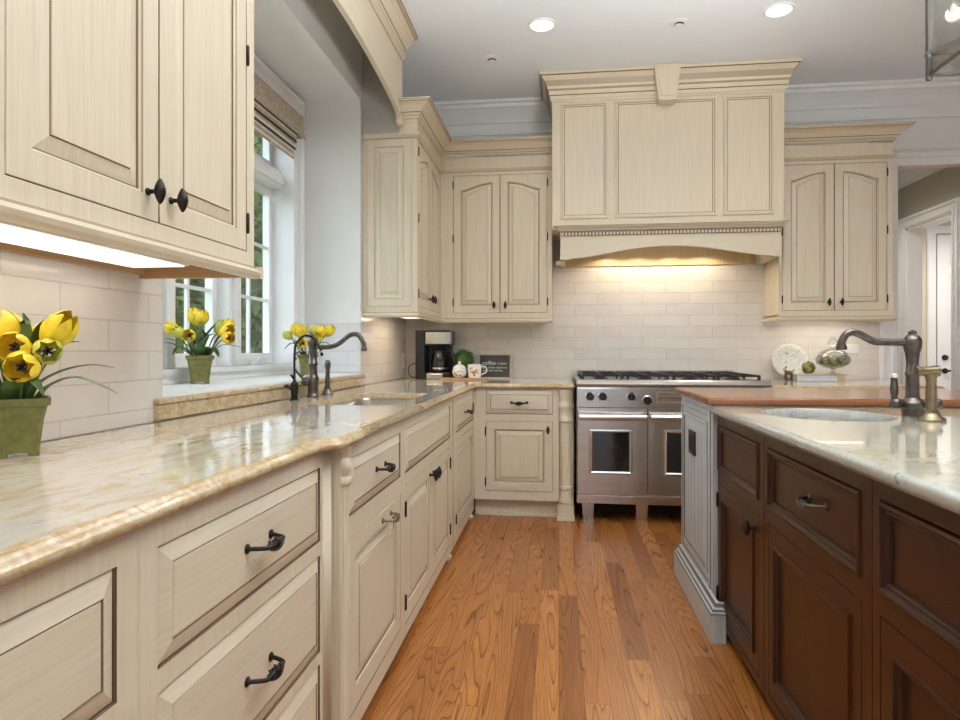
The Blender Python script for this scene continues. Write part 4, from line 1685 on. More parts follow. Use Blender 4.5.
# island faucet
ix, iy = 1.195, 2.36
f = thing('faucet', 'large aged pewter faucet with long swivel spout on the island', 'faucet', (ix, iy, fz))
mb = MB()
mb.lathe((ix, iy, fz), (0, 0, 1), [(0, .032), (.022, .032), (.026, .036), (.034, .040), (.044, .040), (.052, .034), (.058, .026), (.066, .0215), (.10, .0205), (.135, .0195), (.140, .0225), (.147, .0225), (.152, .0195), (.185, .0185), (.215, .0215), (.232, .027), (.250, .029), (.264, .027), (.274, .019), (.279, .012), (.283, .013), (.288, .013), (.292, .007), (.294, .003)], PEWTER, 28)
obj('column', mb, f)
mb = MB()
z = fz
mb.tube(bez([(ix - .02, iy, z + .252), (ix - .09, iy, z + .253), (ix - .125, iy, z + .256), (ix - .165, iy, z + .278), (ix - .190, iy, z + .287), (ix - .212, iy, z + .280), (ix - .226, iy, z + .256), (ix - .228, iy, z + .242)], 10), .0125, PEWTER, 16)
mb.lathe((ix - .228, iy, z + .226), (0, 0, 1), [(0, .0165), (.006, .0185), (.012, .0165), (.022, .0135), (.03, .0125)], PEWTER, 18)
obj('spout', mb, f)
for sgn in (-1, 1):
    mb = MB()
    hx, hy = ix + sgn * .060, iy - .028 * (1 if sgn > 0 else .6)
    mb.tube([(ix + sgn * .03, iy, z + .043), (hx, hy, z + .043)], [.016, .013], PEWTER, 14)
    mb.ball((hx, hy, z + .046), .020, PEWTER, 14, 8, (1, 1, .9))
    if sgn < 0:
        mb.lathe((hx - .006, hy, z + .05), (0, 0, 1), [(0, .010), (.02, .009), (.03, .0125), (.05, .0125), (.075, .010), (.08, .012), (.084, .006)], PEWTER, 14)
        mb.lathe((hx - .006, hy, z + .128), (0, 0, 1), [(0, .009), (.006, .010), (.014, .009), (.018, .004)], CANDLE, 12)
    obj('cross_handle', mb, f)
sx, sy = 1.172, 2.205
f = thing('side_sprayer', 'antique brass side sprayer standing in front of the island faucet', 'sprayer', (sx, sy, fz))
mb = MB()
mb.lathe((sx, sy, fz), (0, 0, 1), [(0, .040), (.006, .041), (.011, .037), (.016, .028), (.03, .021), (.036, .0205)], BRASS, 24)
obj('flange', mb, f)
mb = MB()
mb.lathe((sx, sy, fz), (0, 0, 1), [(.035, .014), (.06, .0165), (.10, .0155), (.120, .014), (.135, .015), (.140, .018), (.15, .018)], BRASS, 20)
mb.lathe((sx - .044, sy, fz + .157), (1, 0, .03), [(0, .014), (.002, .016), (.010, .016), (.013, .0145), (.042, .015), (.056, .018), (.066, .018), (.070, .011)], BRASS, 20)
obj('spray_head', mb, f)


# ------------------------------------------------------------------ tulip pots
def tulip(mb, c, d, L_, R_, ca, cb, open_=.55, n=6):
    """cup of overlapping petals along direction d"""
    c, d = Vector(c), Vector(d).normalized()
    e1 = d.orthogonal().normalized()
    e2 = d.cross(e1)
    for k in range(n):
        inner = k % 2
        ph = 2 * pi * k / n
        W_ = 1.05
        ns, ntt = 7, 5
        vs = []
        for i in range(ns):
            s_ = i / (ns - 1)
            rr = R_ * (sin(pi * min(1, .12 + .62 * s_)) ** .8) * (1 - .08 * inner)
            rr = rr * (1 - s_ ** 3 * (1 - open_))
            wid = W_ * (sin(pi * (.10 + .80 * s_)) ** .6) * (1.0 if s_ < .8 else (1 - (s_ - .8) * 3.2))
            for j in range(ntt):
                tt = -1 + 2 * j / (ntt - 1)
                a = ph + tt * wid * .62
                r2 = rr * (1 + .05 * (1 - tt * tt))
                vs.append(c + d * (L_ * s_ - .0) + (e1 * cos(a) + e2 * sin(a)) * r2)
        fs, mt = [], []
        for i in range(ns - 1):
            for j in range(ntt - 1):
                q = i * ntt + j
                fs.append((q, q + 1, q + ntt + 1, q + ntt))
                mt.append(cb if i < 2 and cb else ca)
        mb.add(vs, fs, mt, True)
    if open_ > .7:
        for k in range(5):
            a = 2 * pi * k / 5
            mb.tube([c + d * L_ * .1, c + d * L_ * .62 + (e1 * cos(a) + e2 * sin(a)) * R_ * .25], [.0012, .0035], PISTIL, 6)
    mb.ball(c, R_ * .30, cb or ca, 8, 5)


def leaf(mb, pts, w, mat=LEAF):
    path = bez(pts, 6)
    n = len(path)
    vs = []
    for i, p in enumerate(path):
        t = i / (n - 1)
        d = (path[min(i + 1, n - 1)] - path[max(i - 1, 0)]).normalized()
        side = d.cross(Vector((0, 0, 1)))
        if side.length < .2:
            side = RIGHT.copy()
        side.normalize()
        up = side.cross(d)
        ww = w * (sin(pi * (.12 + .86 * t)) ** .8) + .0006
        vs += [p - side * ww + up * ww * .35, p, p + side * ww + up * ww * .35]
    fs = []
    for i in range(n - 1):
        q = 3 * i
        fs += [(q, q + 1, q + 4, q + 3), (q + 1, q + 2, q + 5, q + 4)]
    mb.add(vs, fs, mat, True)


def sq_ring(c, h, z, r=.012, rot=YAW):
    pts = []
    for (x, y) in rrect(-h, h, -h, h, min(r, h * .4), 3):
        pts.append(Vector((c[0] + x * cos(rot) - y * sin(rot), c[1] + x * sin(rot) + y * cos(rot), z)))
    return pts


def flower_pot(label, c, z0, blooms, leaves, group='potted yellow tulips'):
    rot = math.atan2(-c[0], c[1])
    r = thing('potted_tulips', label, 'potted flowers', (c[0], c[1], z0), group)
    mb = MB()
    H = .122
    prof = [(.036, .008), (.038, .010), (.040, .03), (.045, .075), (.051, .103), (.053, .106), (.057, .107), (.058, H), (.053, H), (.049, .105), (.046, .100)]
    mb.loft([sq_ring(c, h, z0 + q, .012, rot) for h, q in prof], POT, True, POT, SOIL, False)
    for sx_ in (-1, 1):
        for sy_ in (-1, 1):
            a, b = sx_ * .028, sy_ * .028
            cx_, cy_ = c[0] + a * cos(rot) - b * sin(rot), c[1] + a * sin(rot) + b * cos(rot)
            mb.loft([sq_ring((cx_, cy_), .010, z0 + q, .003, rot) for q in (0, .012)], POT, True, POT, POT)
    obj('pot', mb, r)
    mb = MB()
    top = Vector((c[0], c[1], z0 + .103))
    for i, (dx, dz, dy, d, L_, R_, op, ca, cb) in enumerate(blooms):
        p = Vector((c[0], c[1], z0 + .122)) + RIGHT * dx + FWD * dy + Vector((0, 0, dz))
        dv = RIGHT * d[0] + FWD * d[1] + Vector((0, 0, d[2]))
        dv.normalize()
        b = MB()
        L_, R_ = L_ * 1.1, R_ * 1.2
        tulip(b, p - dv * L_ * .4, dv, L_, R_, ca, cb, op)
        obj('tulip_bloom', b, r)
        base = top + RIGHT * dx * .25 + FWD * dy * .2
        mb.tube(bez([base, base.lerp(p, .5) + Vector((0, 0, .02)), p - dv * L_ * .4], 6), .003, STEM, 6)
    obj('stems', mb, r)
    for pts in leaves:
        b = MB()
        q = [top + RIGHT * a + FWD * f_ + Vector((0, 0, h)) for a, f_, h in pts[0]]
        leaf(b, q, pts[1])
        obj('leaf', b, r)
    return r


NB = [(-.020, .140, .00, (-.35, -.2, 1), .072, .029, .55, YEL, None),
      (.080, .140, .005, (.75, -.2, .75), .078, .030, .60, YEL, None),
      (.030, .106, -.045, (.15, -1, .15), .050, .026, .95, YEL, ORANGE),
      (.076, .100, -.02, (.6, -.7, -.05), .050, .024, .85, YELG, YELG),
      (.055, .068, -.06, (.25, -1, -.1), .052, .027, .95, YEL, ORANGE),
      (-.022, .100, -.04, (-.6, -.5, .3), .055, .025, .7, YEL, YELG),
      (-.070, .110, .02, (-.8, .1, .6), .065, .027, .6, YEL, None),
      (.01, .125, .06, (.1, .5, 1), .062, .026, .55, YEL, YELG)]
NL = [([(.02, 0, 0), (.05, -.01, .045), (.10, -.01, .074), (.16, -.01, .088), (.212, -.01, .083)], .009),
      ([(.03, 0, 0), (.075, -.02, .040), (.13, -.02, .062), (.18, -.02, .048), (.225, -.02, .028)], .009),
      ([(.01, 0, .0), (.012, .0, .08), (.018, .0, .16), (.010, .0, .200)], .019),
      ([(.02, 0, .0), (.03, .0, .08), (.045, .0, .155), (.058, .0, .185)], .016),
      ([(.0, -.02, 0), (.03, -.05, .05), (.07, -.06, .055), (.095, -.06, .028)], .020),
      ([(-.02, -.02, 0), (-.03, -.05, .06), (-.02, -.06, .09), (.005, -.065, .07)], .022),
      ([(-.02, -.02, 0), (-.045, -.06, .04), (-.06, -.07, .02), (-.065, -.075, -.015)], .020),
      ([(-.02, 0, 0), (-.06, 0, .07), (-.12, 0, .09), (-.17, 0, .07)], .012),
      ([(0, .02, 0), (.03, .04, .08), (.06, .06, .13), (.09, .07, .14)], .014)]
flower_pot('potted yellow tulips in an olive pot on the near worktop, lower left', (-1.145, 1.245), .9155, NB, NL)
SB = [(-.118, .115, .0, (-.8, -.3, .4), .058, .024, .7, YEL, None),
      (-.022, .165, .0, (-.3, -.2, 1), .068, .027, .6, YEL, None),
      (.012, .160, -.01, (.3, -.3, 1), .066, .026, .6, YEL, YELG),
      (-.022, .085, -.05, (.1, -1, .1), .048, .024, .95, YEL, ORANGE),
      (-.075, .095, -.02, (-.5, -.5, .5), .055, .023, .7, YELG, YELG),
      (.078, .120, .02, (.4, -.2, .9), .06, .024, .6, YELG, None),
      (.120, .100, -.02, (.8, -.4, .4), .062, .026, .8, YEL, ORANGE),
      (.135, .075, -.04, (.8, -.6, .0), .052, .024, .8, ORANGE, YEL),
      (.105, .125, .03, (.5, .2, .9), .06, .025, .6, YEL, None)]
SL = [([(.0, 0, 0), (-.05, -.01, .06), (-.11, -.01, .085), (-.165, -.01, .095)], .010),
      ([(-.01, 0, 0), (-.06, -.01, .035), (-.12, -.01, .07), (-.17, -.01, .072)], .010),
      ([(.0, 0, .0), (.02, .0, .08), (.05, .0, .13), (.085, .0, .165)], .016),
      ([(.02, 0, 0), (.05, -.03, .05), (.08, -.04, .04), (.10, -.05, .015)], .018),
      ([(.0, -.02, 0), (.01, -.04, .06), (.0, -.05, .1), (-.02, -.05, .11)], .020),
      ([(.03, 0, 0), (.09, 0, .06), (.15, 0, .06), (.195, 0, .048)], .008),
      ([(-.02, .02, 0), (-.02, .02, .07), (-.04, .03, .12), (-.05, .03, .13)], .018),
      ([(.01, -.02, 0), (.03, -.05, .06), (.06, -.05, .10), (.085, -.05, .11)], .020),
      ([(-.01, -.02, 0), (-.05, -.05, .05), (-.07, -.06, .05), (-.09, -.06, .02)], .018),
      ([(.0, -.01, 0), (.03, -.03, .09), (.02, -.04, .13), (.0, -.04, .14)], .020)]
flower_pot('potted yellow tulips on the window sill, seen under the near wall cabinet', (-1.555, 2.645), .9955, SB, SL)
TB = [(-.11, .105, 0, (-.8, -.2, .6), .055, .023, .6, YELG, None),
      (-.065, .135, .0, (-.3, -.2, 1), .066, .027, .6, YEL, None),
      (-.03, .130, -.02, (.1, -.3, 1), .066, .027, .6, YEL, None),
      (.03, .130, .01, (.1, .2, 1), .06, .025, .6, YELG, None),
      (.075, .125, .0, (.4, -.2, 1), .066, .027, .65, YEL, None),
      (.115, .130, .01, (.7, -.1, .8), .066, .027, .65, YEL, ORANGE),
      (-.01, .060, -.05, (-.1, -1, .2), .05, .024, .9, YEL, ORANGE),
      (.06, .09, -.03, (.3, -.6, .5), .055, .024, .7, YEL, YELG)]
TL = [([(.0, 0, 0), (-.05, -.01, .06), (-.09, -.01, .08), (-.13, -.01, .045)], .016),
      ([(.02, 0, 0), (.06, -.01, .07), (.10, -.01, .085), (.145, -.01, .06)], .014),
      ([(.0, 0, .0), (.03, .0, .09), (.05, .0, .14), (.075, .0, .165)], .016),
      ([(-.02, 0, .0), (-.04, -.02, .03), (-.06, -.03, .01), (-.065, -.03, -.02)], .018),
      ([(.0, -.02, 0), (-.03, -.04, .05), (-.05, -.05, .09), (-.07, -.05, .08)], .020)]
flower_pot('potted yellow tulips on the far sill, behind the sink faucet', (-1.41, 3.50), .9955, TB, TL)

# ------------------------------------------------------------------ coffee corner
CZ = .9155
cm = thing('coffee_maker', 'black and steel drip coffee maker in the worktop corner', 'coffee maker', (-.99, 5.08, CZ))
c0, c1, yf, yb = -1.125, -.845, 4.985, 5.20
mb = MB()
mb.box(c0, yf, CZ, c0 + .075, yb, CZ + .385, BLACK)
mb.box(c0 + .0752, 5.13, CZ + .052, c1 - .012, yb - .001, CZ + .264, BLACK)
mb.box(c0 + .0752, yf + .001, CZ, c1 - .01, yb - .001, CZ + .05, BLACK)
mb.box(c0 + .0752, yf + .001, CZ + .265, c1, yb - .001, CZ + .384, BLACK)
obj('body', mb, cm, bev=.006)
mb = MB()
mb.box(c0 + .082, yf - .006, CZ + .278, c1 + .002, yf + .05, CZ + .372, CHROME)
obj('steel_front', mb, cm, bev=.004)
mb = MB()
mb.box(c0 + .09, yf - .005, CZ + .004, c1 - .06, yf + .02, CZ + .042, CHROME)
obj('control_strip', mb, cm, bev=.002)
mb = MB()
mb.lathe((-.945, 5.052, CZ + .05), (0, 0, 1), [(.001, .05), (.006, .062), (.05, .070), (.10, .066), (.14, .055), (.165, .052)], CARAFE, 26, caps=False)
cf = obj('carafe', mb, cm)
mb = MB()
mb.lathe((-.945, 5.052, CZ + .05), (0, 0, 1), [(.16, .056), (.175, .056), (.185, .045), (.195, .02)], BLACK, 24)
mb.tube(bez([(-.895, 5.03, CZ + .215), (-.85, 5.01, CZ + .225), (-.825, 5.0, CZ + .19), (-.815, 5.0, CZ + .11), (-.825, 5.0, CZ + .075)], 8), [.010] * 33, BLACK, 10)
obj('carafe_lid_and_handle', mb, cf)
mb = MB()
mb.lathe((-.945, 5.052, CZ + .05), (0, 0, 1), [(.028, .0705), (.042, .0712)], CHROME, 26, caps=False)
obj('carafe_band', mb, cf)
mb = MB()
mb.tube(bez([(-1.12, 5.10, CZ + .02), (-1.16, 5.06, CZ + .012), (-1.20, 5.08, CZ + .04), (-1.205, 5.10, CZ + .09), (-1.18, 5.12, CZ + .115), (-1.13, 5.12, CZ + .12)], 8), .004, RUBBER, 8)
obj('power_cord', mb, cm)
mb = MB()
mb.box(XL + .0085, 5.10, 1.0, XL + .014, 5.18, 1.115, TRIM)
mb.box(XL + .0141, 5.122, 1.02, XL + .0165, 5.158, 1.095, WHITEC)
tag(obj('wall_outlet', mb, bev=.002), 'white outlet plate on the tiled wall left of the coffee maker', 'outlet')

bz = CZ
mb = MB()
mb.box(-.905, 4.845, bz, -.545, 4.985, bz + .014, BOARDW)
tag(obj('serving_board', mb, bev=.004), 'light wooden serving board in front of the coffee maker', 'board')
# sugar pot
sp_ = thing('sugar_bowl', 'round white lidded bowl with dark red berry pattern on the board', 'bowl', (-.762, 4.92, bz + .0145))
z0 = bz + .0145
mb = MB()
mb.lathe((-.762, 4.92, z0), (0, 0, 1), [(0, .030), (.004, .034), (.02, .050), (.045, .056), (.065, .053), (.075, .048)], WHITEC, 26)
bw = obj('bowl', mb, sp_)
mb = MB()
mb.lathe((-.762, 4.92, z0), (0, 0, 1), [(.0755, .050), (.085, .046), (.098, .030), (.105, .012), (.108, .008), (.116, .011), (.124, .010), (.129, .004)], WHITEC, 26)
obj('lid', mb, sp_)
mb = MB()
for a, zz, mt in ((-.25, .022, REDD), (.15, .020, REDD), (.35, .026, REDD), (-.6, .04, DKBR), (.6, .045, DKBR), (-.1, .05, DKBR), (.25, .05, DKBR), (-.4, .033, DKBR)):
    rr = .0535 if zz > .03 else .0495
    mb.ball((-.762 + rr * sin(a), 4.92 - rr * cos(a), z0 + zz), .0065, mt, 8, 6, (1, .5, .8))
obj('berry_pattern', mb, bw, 'dark red berries and brown sprigs')
# mug
mg = thing('mug', 'white mug with an orange leaf pattern on the board', 'mug', (-.645, 4.92, z0))
mb = MB()
mb.lathe((-.645, 4.92, z0), (0, 0, 1), [(0, .046), (.003, .050), (.10, .054), (.104, .053), (.103, .050), (.01, .046), (.008, .0)], WHITEC, 28, caps=False)
cup = obj('cup', mb, mg)
mb = MB()
mb.tube(bez([(-.594, 4.92, z0 + .085), (-.570, 4.92, z0 + .090), (-.552, 4.92, z0 + .072), (-.556, 4.92, z0 + .045), (-.594, 4.92, z0 + .025)], 8), .0055, WHITEC, 10)
obj('handle', mb, mg)
mb = MB()
for a, zz, s_, mt in ((-.12, .045, .013, ORNG), (.22, .050, .014, ORNG), (.08, .034, .011, ORNG), (.38, .06, .009, ORNG), (-.45, .07, .007, DKBR), (-.25, .078, .006, DKBR), (.5, .065, .006, DKBR), (-.5, .05, .005, DKBR), (.6, .04, .006, DKBR), (.1, .02, .007, DKBR)):
    mb.ball((-.645 + .0525 * sin(a), 4.92 - .0525 * cos(a), z0 + zz), s_, mt, 8, 6, (1, .25, .8))
obj('leaf_pattern', mb, cup, 'orange leaves and brown sprigs')
# topiary
tp = thing('topiary_ball', 'round green boxwood ball behind the sugar bowl', 'plant', (-.755, 5.09, CZ))
mb = MB()
mb.lathe((-.755, 5.09, CZ), (0, 0, 1), [(0, .035), (.005, .038), (.06, .048), (.065, .05), (.07, .044)], DKBR, 18)
obj('pot', mb, tp)
mb = MB()
cc = Vector((-.755, 5.09, CZ + .150))
mb.ball(cc, .078, BOX, 18, 12)
for i in range(900):
    d = Vector((random.gauss(0, 1), random.gauss(0, 1), random.gauss(0, 1))).normalized()
    p = cc + d * random.uniform(.074, .092)
    t1 = (d.orthogonal() + Vector((random.uniform(-1, 1), random.uniform(-1, 1), random.uniform(-1, 1))) * .6).normalized()
    t2 = d.cross(t1).normalized()
    q = random.uniform(.006, .010)
    mb.add([p - t1 * q, p + t2 * q * .5 + d * .002, p + t1 * q + d * .005, p - t2 * q * .5 + d * .002], [(0, 1, 2, 3)], BOX)
obj('foliage', mb, tp)
# sign
sg = thing('coffee_sign', 'small grey chalkboard sign with pale wood frame and white coffee lettering', 'sign', (-.515, 5.17, CZ))
SX0, SX1, SZ0, SZ1 = -.648, -.382, CZ, CZ + .198
tl = .04 / .2


def FS(a, b, c=0):
    return Vector((a, 5.165 + (b - SZ0) * tl - c, b))


mb = MB()
w = .011
mb.fbox(FS, SX0, SX1, SZ0, SZ0 + w, -.010, .016, PALEWOOD)
mb.fbox(FS, SX0, SX1, SZ1 - w, SZ1, -.010, .016, PALEWOOD)
mb.fbox(FS, SX0, SX0 + w, SZ0 + w, SZ1 - w, -.010, .016, PALEWOOD)
mb.fbox(FS, SX1 - w, SX1, SZ0 + w, SZ1 - w, -.010, .016, PALEWOOD)
obj('frame', mb, sg)
mb = MB()
mb.fbox(FS, SX0 + w, SX1 - w, SZ0 + w, SZ1 - w, -.009, -.003, SLATE)
obj('board', mb, sg)


def text_mb(s_, size, frame, a, b, c, mat, align='LEFT', shear=0, ext=.0008):
    cu = bpy.data.curves.new('lettering', 'FONT')
    cu.body = s_
    cu.size = size
    cu.align_x = align
    cu.shear = shear
    cu.extrude = ext
    o = bpy.data.objects.new('lettering', cu)
    COL.objects.link(o)
    dg = bpy.context.evaluated_depsgraph_get()
    dg.update()
    me = bpy.data.meshes.new_from_object(o.evaluated_get(dg))
    m_ = MB()
    m_.add([frame(a + v.co.x, b + v.co.y, c + v.co.z) for v in me.vertices], [tuple(p.vertices) for p in me.polygons], mat)
    bpy.data.objects.remove(o)
    bpy.data.meshes.remove(me)
    bpy.data.curves.remove(cu)
    return m_


for s_, size, a, b in (('coffee', .046, SX0 + .026, SZ1 - .088), ('| noun', .030, SX0 + .150, SZ1 - .086), ('one of the words to', .024, SX0 + .034, SZ1 - .117), ('start the morning', .022, SX0 + .040, SZ1 - .140)):
    obj('lettering', text_mb(s_, size, FS, a, b, -.0022, CHALK, shear=.2 if s_ == 'coffee' else 0), sg)

# ------------------------------------------------------------------ right counter display
# plate on stand
pl = thing('plate', 'round white speckled plate standing on a small easel right of the range', 'plate', (1.735, 5.15, CZ))


def FP(a, b, c=0):
    return Vector((a, 5.13 + (b - CZ) * .25 - c, b))


pc = (1.740, CZ + .145)
mb = MB()
nrm = Vector((0, -1, .25)).normalized()
cpos = FP(pc[0], pc[1], 0)
mb.lathe(cpos, nrm, [(-.004, .05), (.0, .07), (.008, .095), (.016, .128), (.018, .130), (.019, .128), (.012, .095), (.004, .07), (.003, .0)], PLATEC, 40, caps=False)
for i in range(70):
    a, rr = random.uniform(0, 2 * pi), .120 * sqrt(random.uniform(.02, 1))
    e1, e2 = Vector((1, 0, 0)), nrm.cross(Vector((1, 0, 0)))
    off = .005 if rr < .07 else .005 + (rr - .07) * .26
    p = cpos + (e1 * cos(a) + e2 * sin(a)) * rr + nrm * off
    mb.ball(p, random.uniform(.002, .0048), random.choice([DKBR, ARTI, GLAZEL]), 6, 4, (1, .5, 1))
obj('disc', mb, pl)
mb = MB()
for x in (1.70, 1.78):
    mb.tube([FP(x, CZ + .008, .05), FP(x, CZ + .008, 0), FP(x, CZ + .09, -.022)], .004, DKBR, 8)
    mb.tube([FP(x, CZ + .028, .05), FP(x, CZ + .008, .05)], .004, DKBR, 8)
mb.tube([FP(1.70, CZ + .008, 0), FP(1.78, CZ + .008, 0)], .004, DKBR, 8)
obj('easel', mb, pl, 'dark easel')
# figurine: small brown animal
fg = MB()
fxx, fyy = 1.675, 4.98
fg.ball((fxx, fyy, CZ + .062), .022, DKBR, 12, 8, (1.25, .8, .8))
fg.ball((fxx - .026, fyy, CZ + .085), .013, TAN, 12, 8, (1.2, .9, 1))
fg.tube([(fxx - .018, fyy, CZ + .068), (fxx - .025, fyy, CZ + .084)], [.012, .009], DKBR, 10)
for dx, dy in ((-.018, -.009), (-.018, .009), (.02, -.009), (.02, .009)):
    fg.tube([(fxx + dx, fyy + dy, CZ + .058), (fxx + dx * 1.1, fyy + dy, CZ + .001)], [.009, .006], DKBR, 8)
fg.tube([(fxx + .025, fyy, CZ + .066), (fxx + .036, fyy, CZ + .075), (fxx + .038, fyy, CZ + .09)], [.005, .004, .002], DKBR, 8)
for s_ in (-1, 1):
    fg.tube([(fxx - .022, fyy + s_ * .008, CZ + .094), (fxx - .020, fyy + s_ * .011, CZ + .105)], [.005, .002], DKBR, 6)
tag(obj('animal_figurine', fg), 'tiny brown four-legged figurine left of the pale blue book', 'figurine')
# book
bk = thing('book', 'thick pale blue book lying flat under the artichoke and the glass jar', 'book', (1.88, 5.03, CZ))
mb = MB()
mb.box(1.722, 4.935, CZ + .006, 1.995, 5.060, CZ + .046, PAPER)
obj('pages', mb, bk)
mb = MB()
mb.box(1.715, 4.928, CZ, 2.075, 5.066, CZ + .006, PALEWOOD)
mb.box(1.715, 4.928, CZ + .046, 2.075, 5.066, CZ + .052, PALEWOOD)
obj('cover', mb, bk)
mb = MB()
mb.box(1.996, 4.932, CZ + .006, 2.045, 5.062, CZ + .046, TAN)
obj('spine', mb, bk, 'tan cloth spine')


def artichoke(label, c, r, name='artichoke', group=None):
    m = MB()
    c = Vector(c)
    m.ball(c, r * .8, ARTI, 12, 8)
    for lvl in range(6):
        n_ = 9 - lvl
        ph = -1.0 + lvl * .42
        for k in range(n_):
            a = 2 * pi * (k + .5 * (lvl % 2)) / n_
            d = Vector((cos(a) * cos(ph), sin(a) * cos(ph), sin(ph)))
            t_ = Vector((0, 0, 1))
            side = d.cross(t_).normalized()
            up = side.cross(d).normalized()
            b0 = c + d * r * .80
            w_ = r * .36
            m.add([b0 - side * w_ * .7 - up * w_, b0 + side * w_ * .7 - up * w_, b0 + side * w_ + d * r * .14, b0 + up * w_ * 1.25 + d * r * .26, b0 - side * w_ + d * r * .14, b0 + d * r * .18],
                  [(0, 1, 5), (1, 2, 5), (2, 3, 5), (3, 4, 5), (4, 0, 5)], ARTI if k % 2 else ARTID, True)
    o = obj(name, m)
    tag(o, label, 'artichoke', group)
    return o


artichoke('single green artichoke on the pale blue book beside the plate', (1.815, 4.985, CZ + .052 + .045), .046)
# footed jar
jx, jy, jz = 1.990, 5.000, CZ + .0525
jr = thing('glass_jar', 'footed clear glass jar with a finial lid, holding artichokes, on the book', 'jar', (jx, jy, jz))
mb = MB()
mb.lathe((jx, jy, jz), (0, 0, 1), [(0, .05), (.004, .05), (.009, .02), (.02, .010), (.034, .012), (.040, .022), (.048, .06), (.075, .108), (.105, .118), (.125, .112), (.14, .095), (.142, .092), (.125, .106), (.10, .112), (.075, .102), (.052, .055), (.046, .0)], JARG, 32, caps=False)
obj('bowl', mb, jr)
mb = MB()
mb.lathe((jx, jy, jz), (0, 0, 1), [(.143, .098), (.147, .098), (.165, .080), (.180, .045), (.190, .018), (.205, .014), (.215, .028), (.232, .033), (.248, .028), (.256, .012), (.265, .016), (.275, .010), (.278, .003)], JARG, 32, caps=False)
obj('lid', mb, jr)
for (dx, dy, dz, q) in ((-.060, -.01, .094, 'leftmost'), (-.005, -.045, .090, 'front middle'), (.060, -.02, .094, 'rightmost'), (.010, .045, .092, 'rear'),):
    artichoke('%s of the artichokes inside the footed glass jar' % q, (jx + dx, jy + dy, jz + dz + .002), .036, group='artichokes in the glass jar')
# outlet on the back wall
mb = MB()
mb.box(2.15, YB - .0135, 1.12, 2.27, YB - .0085, 1.19, TRIM)
mb.box(2.17, YB - .0155, 1.135, 2.205, YB - .0136, 1.175, WHITEC)
mb.box(2.215, YB - .0155, 1.135, 2.25, YB - .0136, 1.175, WHITEC)
tag(obj('wall_outlet', mb, bev=.0015), 'white double outlet plate on the back wall behind the glass jar', 'outlet')

# ------------------------------------------------------------------ ceiling fittings
dl = None
for i, (x, y) in enumerate(CANS):
    spot_light('can_beam', (x, y, ZC - .03), 12 if i not in (2, 4) else 5, (1, .96, .90), 130, .8, .06)
    if i > 1:
        continue
    lab = 'lit recessed ceiling light left of the hood keystone' if i == 0 else 'lit recessed ceiling light above the right end of the hood'
    dl = thing('recessed_light', lab, 'ceiling light', (x, y, ZC), 'recessed ceiling lights')
    mb = MB()
    mb.lathe((x, y, ZC), (0, 0, -1), [(.0, .088), (.004, .088), (.007, .082), (.006, .072), (.0005, .070)], TRIM, 32, caps=False)
    obj('trim_ring', mb, dl)
    mb = MB()
    mb.lathe((x, y, ZC - .0005), (0, 0, -1), [(.0, .070), (.004, .060), (.005, .045)], CANIN, 32)
    mb.lathe((x, y, ZC - .0052), (0, 0, -1), [(.0, .045), (.003, .035), (.004, .01)], BULB, 24)
    obj('lit_lens', mb, dl)
for x, y, lab in ((-.456, 4.40, 'small white round ceiling fitting with dark slot, left of the hood'), (.727, 4.055, 'small white round ceiling fitting with dark slot, above the hood keystone')):
    df = thing('ceiling_eyeball', lab, 'ceiling fitting', (x, y, ZC), 'small unlit ceiling fittings')
    mb = MB()
    mb.lathe((x, y, ZC), (0, 0, -1), [(0, .058), (.003, .058), (.006, .050), (.008, .034)], TRIM, 28)
    obj('trim_ring', mb, df)
    mb = MB()
    mb.lathe((x, y, ZC - .0078), (0, 0, -1), [(0, .030), (.003, .026), (.004, .01)], BLACK, 20)
    obj('dark_slot', mb, df)
    mb = MB()
    mb.lathe((x, y + .010, ZC - .0085), (0, 0, -1), [(0, .028), (.006, .024), (.008, .01)], TRIM, 20)
    obj('eyeball_shield', mb, df)

# lantern
lx0, ly1, lw = 1.248, 2.36, .34
lz = 2.068
ln = thing('pendant_lantern', 'dark iron glass lantern hanging above the island, top right corner', 'pendant light', (lx0 + lw / 2, ly1 - lw / 2, lz))
for (x, y) in ((lx0, ly1), (lx0 + lw, ly1), (lx0, ly1 - lw), (lx0 + lw, ly1 - lw)):
    mb = MB()
    mb.box(x - .008, y - .008, lz, x + .008, y + .008, lz + .55, GUNMETAL)
    mb.ball((x, y, lz - .004), .011, GUNMETAL, 10, 6)
    mb.ball((x, y, lz + .075), .014, GUNMETAL, 10, 6)
    obj('corner_post', mb, ln)
for zz in (lz + .006, lz + .54):
    for (a, b, c, d) in ((lx0, ly1 - .004, lx0 + lw, ly1 + .004), (lx0, ly1 - lw - .004, lx0 + lw, ly1 - lw + .004), (lx0 - .004, ly1 - lw, lx0 + .004, ly1), (lx0 + lw - .004, ly1 - lw, lx0 + lw + .004, ly1)):
        mb = MB()
        mb.box(a, b, zz - .004, c, d, zz + .004, GUNMETAL)
        obj('frame_rail', mb, ln)
cxx, cyy = lx0 + lw / 2, ly1 - lw / 2
mb = MB()
for (x, y) in ((lx0, ly1), (lx0 + lw, ly1), (lx0, ly1 - lw), (lx0 + lw, ly1 - lw)):
    mb.tube([(x, y, lz + .075), (cxx, cyy, lz + .115)], .0125, GUNMETAL, 12)
mb.ball((cxx, cyy, lz + .115), .024, GUNMETAL, 12, 8)
mb.lathe((cxx, cyy, lz + .115), (0, 0, 1), [(0, .012), (.03, .014), (.034, .05), (.042, .055), (.046, .02)], GUNMETAL, 18)
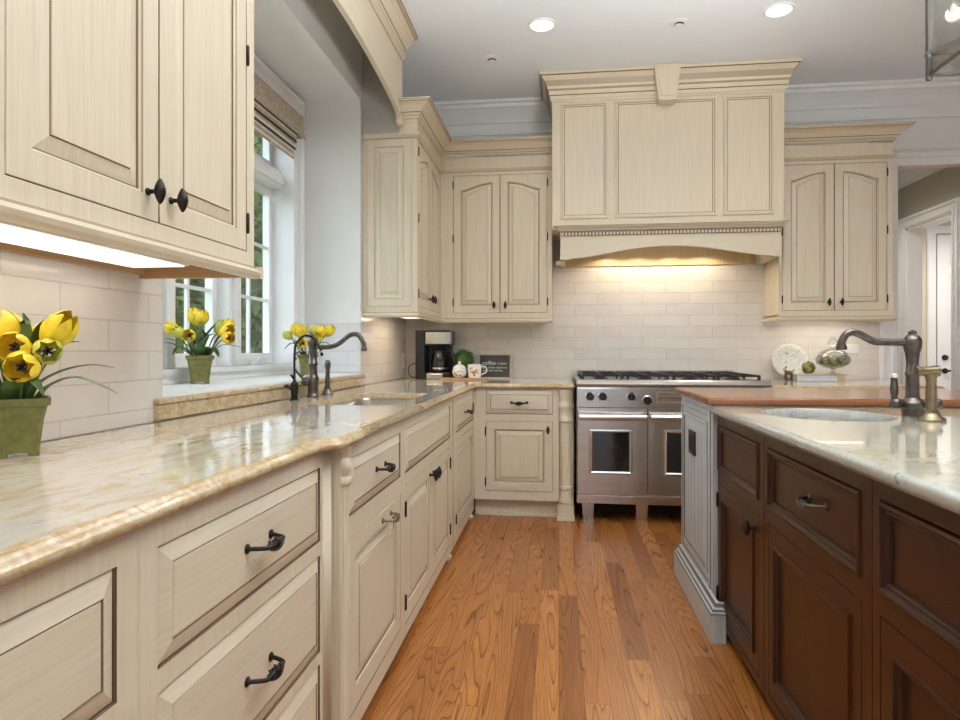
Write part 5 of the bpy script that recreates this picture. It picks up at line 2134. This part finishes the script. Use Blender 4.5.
obj('candle_arm', mb, ln)
mb = MB()
mb.lathe((cxx, cyy, lz + .16), (0, 0, 1), [(0, .012), (.10, .012)], CANDLE, 14)
obj('candle_sleeve', mb, ln)
mb = MB()
mb.lathe((cxx, cyy, lz + .26), (0, 0, 1), [(0, .010), (.02, .016), (.04, .014), (.07, .004)], BULB, 14)
obj('bulb', mb, ln)
for (a, b, c, d) in ((lx0 + .012, ly1 - .002, lx0 + lw - .012, ly1 + .002), (lx0 + .012, ly1 - lw - .002, lx0 + lw - .012, ly1 - lw + .002), (lx0 - .002, ly1 - lw + .012, lx0 + .002, ly1 - .012), (lx0 + lw - .002, ly1 - lw + .012, lx0 + lw + .002, ly1 - .012)):
    mb = MB()
    mb.box(a, b, lz + .013, c, d, lz + .533, LANTG)
    obj('glass_pane', mb, ln)
mb = MB()
top = lz + .55
for (x, y) in ((lx0, ly1), (lx0 + lw, ly1), (lx0, ly1 - lw), (lx0 + lw, ly1 - lw)):
    mb.tube([(x, y, top - .005), (cxx, cyy, top + .20)], .008, GUNMETAL, 10)
mb.tube([(cxx, cyy, top + .19), (cxx, cyy, ZC - .02)], .007, GUNMETAL, 10)
mb.lathe((cxx, cyy, ZC - .025), (0, 0, 1), [(0, .02), (.004, .06), (.0245, .065)], GUNMETAL, 24)
obj('hanging_stem', mb, ln)

point_light('lantern_glow', (cxx, cyy, lz + .29), 26, (1, .97, .92), .02)
ln2 = copy_tree(ln, (cxx, .35, lz), 'unseen copy of the iron lantern, added above the near end of the island for its light', None)
point_light('lantern_glow', (cxx, .35, lz + .29), 2, (1, .97, .92), .02)  # fill light added inside the copied lantern
point_light('rear_fill_glow', (.3, -1.6, 2.2), 8, (1, .95, .88), .15)  # fill light added behind the camera, no lamp stands there

# unseen spots added to light the hall and the room behind it
spot_light('hall_beam', (2.3, 6.0, 2.78), 45, (1, .93, .84), 150, .8, .08)
spot_light('far_room_beam', (4.2, 6.6, 2.78), 80, (1, .93, .84), 150, .8, .08)
